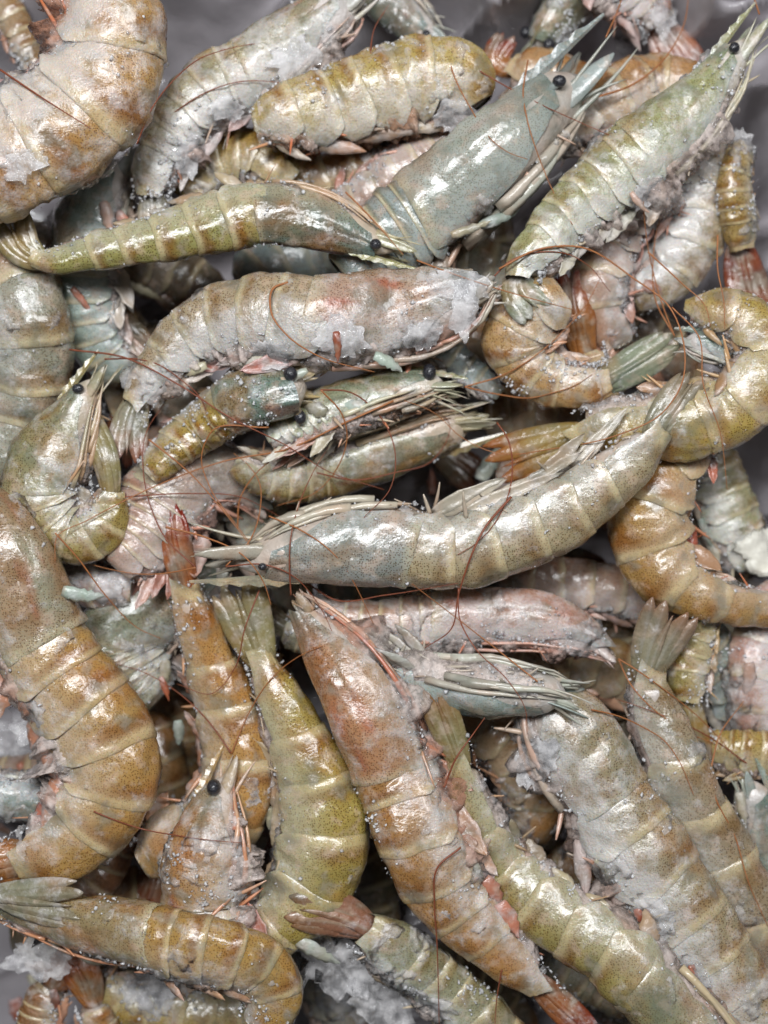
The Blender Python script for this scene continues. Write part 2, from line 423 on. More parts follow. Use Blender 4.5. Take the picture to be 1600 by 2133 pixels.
    mesh_obj("body", V.reshape(-1, 3), F, M_FLESH, root, colv.reshape(-1, 3), frost + 0.15, 0)
    # ---- shell plates of the abdomen
    nphi = 41 if detail >= 1 else 25; nt_ = 15 if detail >= 1 else 9
    for kx in range(6):
        s0 = uj + (ue - uj) * SEG[kx]; s1 = uj + (ue - uj) * SEG[kx + 1]
        t = np.r_[np.linspace(-0.10, 1.0, nt_ - 2), 1.10, 1.13]; q = np.linspace(-1, 1, nphi)
        TT, Q = np.meshgrid(t, q, indexing='ij')
        tl = np.clip(TT, 0, 1)
        lob = 106 + (38 if kx < 5 else 14) * np.sin(np.pi * np.clip((TT + 0.05) / 1.2, 0, 1)) ** 0.8
        lob = lob + 16 * (fbm(np.stack([TT * 5, np.sign(Q) * 5, TT * 0 + kx * 3.7], -1) + seed) - 0.5)
        PHI = Q * np.radians(lob)
        su = s0 + (s1 - s0) * TT + (s1 - s0) * (0.14 * np.abs(Q) ** 2 * (TT - 0.3) + 0.16 * (fbm(np.stack([PHI * 1.1, PHI * 0 + kx, PHI * 0], -1) + seed + 40) - 0.5) * smooth(0.2, 1, TT))
        bulge = 0.965 + 0.058 * smooth(-0.1, 1.05, TT) + 0.020 * np.sin(np.pi * tl)
        bulge = np.where(TT > 1.11, bulge - 0.035, bulge)
        if kx == 5: bulge = bulge * (1 - 0.26 * smooth(0.60, 1.12, TT))
        if kx == 0 and not hasHead: bulge = bulge * (1 - 0.30 * (1 - smooth(-0.1, 0.55, TT)))
        keel = (0.035 if kx >= 3 else 0.012) * np.exp(-(PHI / 0.16) ** 2)
        rim = 0.03 * np.exp(-((np.abs(Q) - 0.98) / 0.05) ** 2) + 0.07 * smooth(0.72, 1.0, np.abs(Q)) * (0.3 + 0.7 * smooth(0.2, 0.9, TT))
        wob = 0.23 * (fbm(np.stack([su * 24, np.cos(PHI) * 1.8, np.sin(PHI) * 1.8], -1) + seed + 9) - 0.5) + 0.03 * (fbm(np.stack([su * 140, np.cos(PHI) * 7, np.sin(PHI) * 7], -1) + seed + 9) - 0.5)
        V = surf(np.clip(su, 0, 1), PHI, bulge + keel + rim + wob)
        n1 = fbm(np.stack([TT * 2.3 + kx * 5, PHI * 1.7, TT * 0], -1) + seed + 3)
        band = smooth(0.58, 0.86, TT + 0.5 * (n1 - 0.5)) * (1 - smooth(0.93, 1.02, TT)) * (0.55 + 0.45 * np.cos(PHI * 0.8))
        pale = np.exp(-((TT - 1.04) / 0.13) ** 2) * 0.95 + np.exp(-((TT + 0.02) / 0.12) ** 2) * 0.25
        blot = smooth(0.50, 0.72, n1) * 0.45
        bel = smooth(0.75, 1.9, np.abs(PHI))
        c = base_c * np.ones(TT.shape + (1,)); c = c + (band_c * 0.84 - c) * np.clip(band * 0.90, 0, 1)[..., None]
        c = c + (band_c * 1.15 - c) * (blot * 0.5)[..., None]
        c = c + (belly_c * 1.06 - c) * (bel * 0.70)[..., None]
        c = c + (srgb(204, 188, 150) - c) * np.clip(pale * (1 - 0.4 * bel) * (0.3 + 1.1 * n1), 0, 1)[..., None] * 0.85
        edge = np.clip(smooth(1.105, 1.13, TT), 0, 1)
        c = c * (1 - 0.3 * edge[..., None]) + srgb(130, 98, 60) * 0.3 * edge[..., None]
        dd = dots * (1 - 0.45 * bel) * (1 - 0.6 * np.clip(pale, 0, 1))
        fr = frost * (0.75 + 0.7 * bel)
        mesh_obj("shell_segment", V.reshape(-1, 3), grid_faces(len(t), nphi), M_SHELL, root, c.reshape(-1, 3), fr.ravel(), dd.ravel())
    # ---- swimmerets
    if legs > 0:
        for kx in range(5):
            sm = uj + (ue - uj) * (SEG[kx] * 0.45 + SEG[kx + 1] * 0.55)
            for sg in (-1, 1):
                sl = np.array([sm]); c, t, d, l, aa, bb = [q[0] for q in frame(sl)]
                p0 = c - d * aa * 0.72 + l * sg * bb * 0.50
                ln = aa * (0.75 + 0.35 * r_.random()) * legs
                dirv = unit(-d * (0.35 + 0.4 * r_.random()) + t * (0.75 + 0.6 * r_.random()) + l * sg * (0.1 + 0.3 * r_.random()))
                if kx == 0: dirv = unit(dirv - t * 0.7)
                V, F = leaf(p0, unit(dirv + t * 0.5), l + (r_.random(3) - 0.5) * 0.5, ln, aa * 0.24 * (0.8 + 0.5 * r_.random()), r_, t * 0.35)
                cc = leg_c * (0.7 + 0.4 * r_.random()); rd = legred * r_.random() * 1.4
                cc = cc * (1 - min(rd, 0.9)) + REDDISH * min(rd, 0.9)
                mesh_obj("swimmeret", V, F, M_LEAF, root, cc, frost + 0.2, 0)
    # ---- tail fan
    if tail:
        tf = empty("tail_fan", (0, 0, 0), root)
        nb = 12; q = np.linspace(0, 1, nb)
        c0, t0, d0, l0, aa, bb = [v[0] for v in frame(np.array([ue]))]
        sb = np.linspace(ue - 0.012, 1, nb)
        cc_, tt_, dd_, ll_, a_, b_ = frame(sb)
        nin = unit(np.cross(np.array([0, 0, 1.0]), tt_)); fr_ = math.radians(fanroll)
        up = np.cross(tt_, nin)
        spr = nin * math.cos(fr_) + up * math.sin(fr_); nrm = np.cross(tt_, spr)
        Ltail = np.linalg.norm(cc_[-1] - cc_[0]); wt = float(np.interp(0.5 * (ue + 1), u, W))
        order = [(-2, -1.7), (2, -1.5), (-1, -0.8), (1, -0.6), (0, 0.2)]
        for slot, dep in order:
            ang_ = math.radians(fan * slot * (0.9 + 0.2 * r_.random()))
            ln = 1.0 if slot else 0.86
            if abs(slot) == 2: ln = 0.93
            ln *= 0.95 + 0.1 * r_.random()
            wb = wt * (0.52 if slot else 0.30) * (1.0 if abs(slot) < 2 else 0.92)
            prof = np.array([0.50, 0.72, 0.88, 0.98, 1.03, 1.04, 1.02, 0.96, 0.86, 0.70, 0.46, 0.08]) if slot else np.array([1.25, 1.22, 1.15, 1.05, 0.95, 0.84, 0.72, 0.60, 0.46, 0.33, 0.2, 0.05])
            cw = 9; cq = np.linspace(-1, 1, cw)
            shift = np.sin(ang_) * Ltail * q * ln * 0.62 + slot * wt * 0.15
            sbl = np.interp(q * ln, q, sb); 
            ctrl = np.stack([np.interp(q * ln, q, cc_[:, i]) for i in range(3)], -1)
            cl = ctrl + spr * shift[:, None] + nrm * (dep * aa * 0.12 * (1 - 0.4 * q) - aa * 0.05 * q ** 2)[:, None]
            rib = 0.16 * np.exp(-(cq / 0.16) ** 2) + 0.07 * np.exp(-((np.abs(cq) - 0.5) / 0.12) ** 2); cup = -0.30 * cq ** 2
            top = cl[:, None] + spr[:, None] * (cq[None, :, None] * (wb * prof)[:, None, None]) + nrm[:, None] * ((rib + cup)[None, :, None] * (wb * prof)[:, None, None])
            wavn = (fbm(np.stack(np.broadcast_arrays(q[:, None] * 5, cq[None] * 1.5, q[:, None] * 0 + slot), -1) + seed) - 0.5)
            top = top + nrm[:, None] * wavn[..., None] * wb * 0.30
            bot = top - nrm[:, None] * 0.00035
            V = np.concatenate([top.reshape(-1, 3), bot.reshape(-1, 3)])
            F1 = grid_faces(nb, cw); nvt = nb * cw
            bord = [j for j in range(cw)] + [i * cw + cw - 1 for i in range(1, nb)] + [(nb-1)*cw + j for j in range(cw - 2, -1, -1)] + [i * cw for i in range(nb - 2, 0, -1)]
            F2 = F1[:, ::-1] + nvt
            F3 = np.array([(bord[i], bord[i] + nvt, bord[(i+1) % len(bord)] + nvt, bord[(i+1) % len(bord)]) for i in range(len(bord))])
            F = np.concatenate([F1, F2, F3])
            q2 = np.repeat(q[:, None], cw, 1); ribm = np.repeat((np.exp(-(cq / 0.2) ** 2))[None], nb, 0)
            edgem = smooth(0.72, 1.0, np.abs(np.repeat(cq[None], nb, 0)))
            tr = np.clip(smooth(0.35, 1.0, q2 + 0.3 * (wavn)) * tipred + 0.25 * edgem * tipred, 0, 1)
            c = tail_c * (0.85 + 0.3 * r_.random()) * np.ones(q2.shape + (1,)); c = c + (belly_c * 0.9 - c) * (ribm * 0.35)[..., None]
            c = c + (tip_c - c) * tr[..., None]
            c = np.concatenate([c.reshape(-1, 3)] * 2)
            mesh_obj("uropod" if slot else "telson", V, F, M_BLADE, tf, c, frost * 0.8, 0.6)
    # ---- head
    if hasHead:
        t = np.r_[np.linspace(0, 1.0, 22), 1.035, 1.05]; nq = 41; q = np.linspace(-1, 1, nq)
        TT, Q = np.meshgrid(t, q, indexing='ij')
        lob = 90 + 40 * smooth(0.0, 0.55, TT) - 10 * smooth(0.85, 1.05, TT) + 10 * (fbm(np.stack([TT * 6, np.sign(Q) * 4, TT * 0], -1) + seed) - 0.5)
        PHI = Q * np.radians(lob)
        su = uf + (uj - uf) * TT
        su = su - (uj - uf) * (0.10 * np.cos(PHI) - 0.02) * (1 - smooth(0, 0.5, TT)) + (uj - uf) * 0.05 * np.abs(Q) ** 2 * smooth(0.6, 1, TT)
        groove = -0.085 * np.exp(-((TT - 0.46 - 0.12 * np.abs(PHI)) / 0.05) ** 2) * smooth(0.3, 0.8, np.abs(PHI)) - 0.06 * np.exp(-((np.abs(PHI) - 0.95 - 0.25 * TT) / 0.10) ** 2) * (1 - smooth(0.55, 0.8, TT))
        keel = 0.06 * np.exp(-(PHI / 0.13) ** 2) * (1 - 0.6 * TT)
        wob = 0.18 * (fbm(np.stack([su * 22, np.cos(PHI) * 2, np.sin(PHI) * 2], -1) + seed + 21) - 0.5)
        bulge = 0.94 + 0.085 * smooth(0, 0.6, TT) + 0.02 * smooth(0.9, 1.05, TT) - 0.05 * smooth(1.03, 1.05, TT)
        V = surf(np.clip(su, 0, 1), PHI, bulge + keel + groove + wob)
        n1 = fbm(np.stack([TT * 2.5, PHI * 1.5, TT * 0 + 3], -1) + seed); n2 = fbm(np.stack([TT * 4, PHI * 2.4, TT * 0 + 8], -1) + seed)
        bel = smooth(0.9, 2.2, np.abs(PHI))
        hcol = base_c * 0.60 + srgb(118, 134, 124) * 0.40 * 0.85 if hc is None else desat(srgb(*hc), 1.12) * 0.74
        c = hcol * np.ones(TT.shape + (1,))
        c = c + (band_c - c) * (smooth(0.48, 0.68, n1) * 0.55)[..., None]
        c = c + (belly_c - c) * (bel * 0.7)[..., None]
        c = c + (srgb(112, 122, 104) - c) * (smooth(0.55, 0.75, n2) * 0.45)[..., None]
        c = c + (REDDISH - c) * (smooth(0.60, 0.8, fbm(np.stack([TT * 3, PHI * 2, TT * 0 + 30], -1) + seed)) * legred * 0.8)[..., None]
        c = c + (srgb(96, 116, 112) - c) * ((1 - smooth(0.02, 0.30, TT)) * 0.55 * (0.4 + n2))[..., None]
        c = c + (srgb(200, 192, 160) - c) * (smooth(0.95, 1.03, TT) * 0.5)[..., None]
        car = mesh_obj("carapace", V.reshape(-1, 3), grid_faces(len(t), nq), M_SHELL, root, c.reshape(-1, 3), (frost * (0.8 + 0.6 * bel)).ravel(), (dots * (1 - 0.4 * bel)).ravel())
        cf, tf_, df, lf, af, bf = [v[0] for v in frame(np.array([uf]))]
        HEADS.append((car, cur[0, :2].copy(), unit(cur[0, :2] - cur[12, :2]), pal))
        ctip = ctr[0]; fwd = unit(ctip - cf); Lr = np.linalg.norm(ctip - cf)
        # rostrum: toothed blade that runs out of the carapace keel
        if rostrum > 0:
            n = 17; q = np.linspace(-0.8, 1, n)
            c_ = cf + df * af * 0.92 + fwd * (q * Lr * 1.12)[:, None] + df * (-af * 0.42 * np.clip(q, 0, 1) ** 1.1)[:, None]
            hgt = af * 0.20 * (1 - 0.85 * np.clip(q, 0, 1)) + 0.0002; tooth = (np.arange(n) % 2) * af * 0.10 * (q < 0.75) * (q > -0.7)
            thk = af * 0.10 * (1 - 0.8 * np.clip(q, 0, 1))
            up_ = c_ + df * (hgt + tooth)[:, None]; lo = c_ - df * hgt[:, None]
            V = np.stack([up_, c_ + lf * thk[:, None], lo, c_ - lf * thk[:, None]], 1).reshape(-1, 3)
            F = grid_faces(n, 4, True).tolist() + [[3, 2, 1, 0], [4*n-4, 4*n-3, 4*n-2, 4*n-1]]
            mesh_obj("rostrum", V, F, M_SHELL, car, base_c * 0.8 + belly_c * 0.2, frost * 0.6, 0.6, smooth_=False)
        for sg in (-1, 1):
            # antennal scale
            n = 9; q = np.linspace(0, 1, n); cw = 5; cq = np.linspace(-1, 1, cw)
            p0 = cf + lf * sg * bf * 0.55 - df * af * 0.05 - fwd * Lr * 0.10
            dirv = unit(fwd + lf * sg * 0.14 - df * 0.05 + (r_.random(3) - 0.5) * 0.12)
            wd = unit(df * 0.75 - lf * sg * 0.5); wd = unit(wd - dirv * (wd @ dirv)); nr = np.cross(dirv, wd)
            prof = np.array([0.5, 0.8, 0.98, 1.0, 0.96, 0.88, 0.74, 0.5, 0.1]) * af * 0.30
            top = p0 + dirv * (q * Lr * (0.92 + 0.15 * r_.random()))[:, None, None] + wd * (cq[None, :] * prof[:, None])[..., None] + nr * ((1 - cq[None, :] ** 2) * prof[:, None] * 0.25)[..., None]
            V = np.concatenate([top.reshape(-1, 3), (top - nr * 0.0004).reshape(-1, 3)])
            F1 = grid_faces(n, cw); nv = n * cw
            F = np.concatenate([F1, F1[:, ::-1] + nv]).tolist()
            bord = [j for j in range(cw)] + [i*cw+cw-1 for i in range(1, n)] + [(n-1)*cw+j for j in range(cw-2, -1, -1)] + [i*cw for i in range(n-2, 0, -1)]
            F += [(bord[i], bord[i]+nv, bord[(i+1) % len(bord)]+nv, bord[(i+1) % len(bord)]) for i in range(len(bord))]
            mesh_obj("antennal_scale", V, F, M_BLADE, car, belly_c * 0.6 + base_c * 0.35, frost * 0.9, 0.5)
            # feeler stalk
            pts = np.array([p0 - df * af * 0.3, p0 - df * af * 0.3 + fwd * Lr * 0.3, p0 - df * af * 0.34 + fwd * Lr * 0.55, p0 - df * af * 0.3 + fwd * Lr * 0.8 + lf * sg * Lr * 0.05])
            V, F = tube(pts, np.array([0.17, 0.15, 0.11, 0.05]) * af, 7)
            mesh_obj("feeler_stalk", V, F, M_LEG, car, leg_c * 0.8 + base_c * 0.15, frost, 0)
            # small inner feelers and mouth legs reaching forward
            for kx in range(3):
                q = np.linspace(0, 1, 9)[:, None]
                dv = unit(fwd + lf * sg * (0.05 + 0.25 * r_.random()) + df * (0.25 - 0.30 * kx) * r_.random() + (r_.random(3) - 0.5) * 0.2)
                pts = cf + lf * sg * bf * (0.2 + 0.3 * r_.random()) - df * af * (0.05 + 0.28 * kx) + dv * Lr * (0.75 + 0.4 * r_.random()) * q + (df * (r_.random() - 0.6) + lf * (r_.random() - 0.5)) * Lr * 0.30 * q ** 2
                V, F = tube(pts, af * 0.10 * np.array([1, 1, .9, .8, .72, .6, .48, .34, .1]) * (0.6 + 0.6 * r_.random()), 6)
                mesh_obj("mouth_leg" if kx else "inner_feeler", V, F, M_LEG, car, (leg_c * 0.7 + base_c * 0.25) * (0.8 + 0.3 * r_.random()), frost, 0)
            # eye on its stalk
            if eye > 0:
                er = max(0.0017, min(0.0023, af * 0.19)) * eye
                ec = cf + lf * sg * (bf * 0.90) + df * af * 0.50 + fwd * Lr * 0.12
                V, F = tube(np.array([cf + lf * sg * bf * 0.4 + df * af * 0.42, ec]), [er * 0.55, er * 0.7], 7)
                mesh_obj("eye_stalk", V, F, M_LEG, car, belly_c * 0.7, frost, 0)
                V, F = sphere(ec, er, sq=0.85 + 0.3 * r_.random(3)); mesh_obj("eye", V, F, M_EYE, car)
        # walking legs, folded forward along the belly of the head
        if legs > 0:
            for kx in range(5):
                for sg in (-1, 1):
                    sb_ = uf + (uj - uf) * (0.30 + 0.62 * kx / 4)
                    n = 9; q = np.linspace(0, 1, n)
                    sp_ = sb_ - (uj - uf) * (0.75 + 0.25 * r_.random()) * q * (0.55 + 0.12 * kx)
                    sp_ = np.clip(sp_, 0.0, 1)
                    ph_ = np.radians(np.clip(142 - 10 * kx * q * 0.4 + 34 * (r_.random() - 0.5), 112, 172)) * sg
                    c_, t__, d__, l__, a__, b__ = frame(sp_)
                    out = 1.0 + 0.20 * np.sin(np.pi * q) * r_.random() + 0.06
                    amax = np.maximum(a__, af * 0.55); bmax = np.maximum(b__, bf * 0.55)
                    pts = c_ + d__ * (np.cos(ph_) * amax * out * 0.95)[:, None] + l__ * (np.sin(ph_) * bmax * out * 0.95)[:, None]
                    pts += (fbm(np.stack([q * 3, q * 0 + kx, q * 0 + sg], -1)[..., None, :] + np.array([[0, 0, 0], [9, 0, 0], [0, 9, 0]]) + seed) - 0.5) * af * 0.30 * q[:, None]
                    rad = af * np.array([0.13, 0.12, 0.115, 0.08, 0.085, 0.07, 0.045, 0.035, 0.012]) * (0.8 + 0.5 * r_.random()) * (0.55 + 0.6 * legs)
                    V, F = tube(pts, rad, 6)
                    cc = leg_c * (0.75 + 0.35 * r_.random()); rd = legred * r_.random()
                    mesh_obj("walking_leg", V, F, M_LEG, root, cc * (1 - rd) + REDDISH * 1.2 * rd, frost * 0.7, 0)
    # ---- broken leg ends and bristles frozen along the belly
    if legs > 0 and detail >= 1:
        for kx in range(int(15 * legs)):
            sl = uf + (ue - uf) * r_.random(1); ph_ = np.radians(125 + 60 * r_.random(1)) * (1 if r_.random() < 0.5 else -1)
            p0 = surf(sl, ph_, 0.98)[0]; c, t, d, l, aa, bb = [q[0] for q in frame(sl)]
            dv = unit(t * (r_.random() - 0.5) * 3 - d * r_.random() * 0.9 + np.array([0, 0, 0.5]) * r_.random() + (r_.random(3) - 0.5) * 0.8)
            ln = aa * (0.25 + 0.75 * r_.random()); q = np.linspace(0, 1, 6)[:, None]
            pts = p0 + dv * ln * q + np.cross(dv, d) * ln * 0.25 * (r_.random() - 0.5) * q ** 2
            V, F = tube(pts, aa * (0.025 + 0.05 * r_.random()) * np.array([1, 1, .95, .8, .6, .3]), 5)
            rd = min(1, legred * 1.3 * r_.random() + 0.1)
            mesh_obj("leg_fragment", V, F, M_LEG, root, leg_c * (1 - rd) + srgb(196, 112, 76) * rd, frost * 0.6, 0)
    # ---- clinging ice crust
    if crust > 0:
        ns, npz = (190, 90) if detail >= 1 else (80, 40)
        s = np.linspace(max(uf * 1.1, 0.01), ue, ns); ph = np.linspace(-np.pi, np.pi, npz)
        SS, PH = np.meshgrid(s, ph, indexing='ij')
        base_p = surf(SS, PH)
        mnoise = fbm(base_p * 75 + seed * 3, 3) + 0.40 * (fbm(base_p * 260 + seed, 3) - 0.5)
        venb = 0.16 * smooth(-0.1, -0.8, np.cos(PH)) - 0.10
        lev = mnoise + venb - (0.78 - 0.30 * crust)
        th = np.clip(lev, -0.05, 0.16) * 0.012
        V = base_p + snorm(SS, PH) * (th + amean * 0.05 + 0.0017 * (fbm(base_p * 1000 + seed, 2) - 0.5) - 0.0003)[..., None]
        F = grid_faces(ns, npz); keep = (lev.ravel()[F] > -0.02).all(axis=1)
        zc = snorm(SS, PH)[..., 2].ravel()[F].mean(axis=1); keep &= zc > -0.5
        F = F[keep]
        if len(F) > 8:
            used, inv = np.unique(F, return_inverse=True)
            mesh_obj("ice_crust", V.reshape(-1, 3)[used], inv.reshape(-1, 4), M_ICE, root, smooth_=False, kind="stuff")
    # ---- ragged frozen mass along the belly
    if belly > 0.25 and detail >= 1:
        ns, npz = 170, 40
        s = np.linspace(max(uf * 1.2, 0.02), ue - 0.02, ns); ph = np.radians(np.linspace(116, 244, npz))
        SS, PH = np.meshgrid(s, ph, indexing='ij'); bp_ = surf(SS, PH, 0.99)
        vm = np.sin(np.pi * (PH - ph[0]) / (ph[-1] - ph[0])); along = np.clip(np.minimum((SS - s[0]) / 0.05, (s[-1] - SS) / 0.08), 0, 1)
        arc = float(np.linalg.norm(np.diff(ctr, axis=0), axis=1).sum())
        lob1 = fbm(np.stack([SS * arc * 130, PH * 0.6, SS * 0], -1) + seed + 60, 2); lob2 = fbm(np.stack([SS * arc * 420, PH * 2.5, SS * 0], -1) + seed + 70, 3)
        big_ = fbm(np.stack([SS * arc * 34, PH * 0.5, SS * 0], -1) + seed + 80, 2)
        ext = (smooth(0.34, 0.72, lob1 * 0.75 + lob2 * 0.25) * (0.35 + 0.9 * smooth(0.35, 0.65, big_)) * 0.42 + 0.16 * (lob2 - 0.55)) * amean * min(belly, 1.6) * 1.15
        V = bp_ + snorm(SS, PH) * (ext * vm ** 0.6 * along + (vm - 0.35) * 0.0012 - 0.0006)[..., None] + rng.normal(size=bp_.shape) * 0.00016
        cc = (srgb(240, 224, 216) * (0.72 + 0.4 * lob2[..., None])); rd = np.clip(smooth(0.44, 0.66, fbm(bp_ * 70 + seed, 3)) * (0.35 + legred * 0.75), 0, 0.9)[..., None]
        cc = cc * (1 - rd) + (srgb(196, 124, 98) * 0.6 + leg_c * 0.4) * rd
        mesh_obj("frozen_belly_ice", V.reshape(-1, 3), grid_faces(ns, npz), M_BELLY, root, cc.reshape(-1, 3), 0.6, 0, smooth_=False, kind="stuff")
    # ---- frost grains
    ng = int(800 * frost * grains * (0.6 + 0.4 * min(1.5, amean / 0.011)))
    if ng > 0:
        m = ng * 9
        s = uf + (min(ue + 0.06, 1) - uf) * r_.random(m); ph = np.pi * (2 * r_.random(m) - 1)
        p = surf(s, ph, 1.03); nn = snorm(s, ph)
        den = 1.2 * fbm(p * 90 + seed, 3) + 0.42 * np.clip(-np.cos(ph), 0, 1) + 0.10 * r_.random(m)
        den = np.where(nn[:, 2] > -0.15, den, -1)
        pick = np.argsort(-(den + 0.35 * r_.random(m)))[:ng]
        R = 0.00010 + 0.00058 * r_.random(len(pick)) ** 2.4
        V, F = grains_mesh(p[pick] + nn[pick] * (R * 0.4)[:, None], R)
        mesh_obj("frost_grains", V, F, M_GRAIN, root, smooth_=False, kind="stuff")
    # ---- loose-edged ice flakes frozen on
    for (fx, fy, fr, el, an) in flakes:
        flake("ice_flake", fx, fy, fr, el, an, root)
    return root

def flake(name, fx, fy, fr, el, an, parent=None, mat=None, thick=0.0008, dz=0.0, z=None):
    w = np.array([[(fx - 800) * S, (1066.5 - fy) * S]])
    zt = float(top_z(w[:, 0], w[:, 1])[0]) * 1.0 + 0.0008 + dz if z is None else z
    r_ = np.random.default_rng(int(fx * 13 + fy * 7)); n = 40; m = 10
    c = px(fx, fy, zt); R = fr * S
    th = np.linspace(0, 2*np.pi, n, endpoint=False)
    rad = R * (0.45 + 1.1 * fbm(np.stack([np.cos(th) * 1.7, np.sin(th) * 1.7, th * 0 + fx], -1), 3)) * (0.82 + 0.36 * r_.random(n))
    a = math.radians(an); rr = np.linspace(0, 1, m)
    X = rr[:, None] * rad * np.cos(th); Y = rr[:, None] * rad * np.sin(th) * el
    x = X * math.cos(a) - Y * math.sin(a); y = X * math.sin(a) + Y * math.cos(a)
    nz = (fbm(np.stack([x * 420, y * 420, x * 0 + fy], -1), 3) - 0.5) * R * 0.5
    tl = (r_.random(2) - 0.5) * 0.7
    wx_ = (fx - 800) * S + x; wy_ = (1066.5 - fy) * S + y
    tz = top_z(wx_.ravel(), wy_.ravel()).reshape(x.shape)
    k3 = np.ones(5) / 5
    tz = np.maximum(tz, zt - 0.75 * R) - zt
    zz = tz * 0.9 + nz * 0.6 + 0.0006
    fac = np.where(rr < 0.99, 1.0, 0.25)[:, None]
    top = np.stack([x, y, zz + thick * fac], -1) + c; bot = np.stack([x, y, zz - thick * fac], -1) + c
    V = np.concatenate([top.reshape(-1, 3), bot.reshape(-1, 3)]); G = grid_faces(m, n, True)
    nv = m * n; F = np.concatenate([G[:, ::-1], G + nv, np.array([((m-1)*n+j, (m-1)*n+(j+1) % n, nv+(m-1)*n+(j+1) % n, nv+(m-1)*n+j) for j in range(n)])])
    return mesh_obj(name, V, F, mat or M_FLAKE, parent, smooth_=False)


# ------------------------------------------------------------------ box and liner
def panel(parent, name, x0, x1, y0, y1, z0, z1):
    v = [(x, y, z) for z in (z0, z1) for y in (y0, y1) for x in (x0, x1)]
    f = [(0,2,3,1),(4,5,7,6),(0,1,5,4),(2,6,7,3),(0,4,6,2),(1,3,7,5)]
    return mesh_obj(name, np.array(v), f, M_CARD, parent, smooth_=False)
box = empty("box", (0, 0, -0.09)); tag(box, "dark board box under and around the plastic liner", "box")
panel(box, "base_panel", -0.20, 0.180, -0.22, 0.21, -0.092, -0.088)
panel(box, "side_panel", 0.1803, 0.184, -0.22, 0.214, -0.092, 0.02)
panel(box, "side_panel", -0.204, -0.2003, -0.22, 0.214, -0.092, 0.02)
panel(box, "end_panel", -0.20, 0.180, 0.2103, 0.214, -0.092, 0.02)
panel(box, "end_panel", -0.20, 0.180, -0.224, -0.2203, -0.092, 0.02)
nx, ny = 300, 330
gx = np.linspace(-0.19, 0.172, nx); gy = np.linspace(-0.21, 0.202, ny)
GX, GY = np.meshgrid(gx, gy, indexing='ij')
wr = fbm(np.stack([GX * 28, GY * 28, GX * 0], -1), 3) - 0.5
ex = (GX - 0.122 + wr * 0.030) / 0.040; ey = (GY - 0.158 + wr * 0.026) / 0.040
rise = np.maximum(np.clip(ex, 0, None), np.clip(ey, 0, None))
ridge = 1 - np.abs(2 * fbm(np.stack([GX * 14 + GY * 12, (GY - 0.45 * GX) * 55, GX * 0 + 4], -1), 2) - 1)
GZ = -0.082 + 0.085 * np.tanh(rise * 1.1) ** 1.0 + 0.030 * (ridge ** 5 - 0.4) * np.clip(rise * 3 + 0.15, 0, 1) + 0.006 * wr
V = np.stack([GX, GY, np.maximum(GZ, -0.0865)], -1).reshape(-1, 3)
lin = mesh_obj("plastic_liner", V, grid_faces(nx, ny)[:, ::-1], M_FILM)
tag(lin, "crumpled pale grey plastic film lining the box behind the shrimp", "liner")
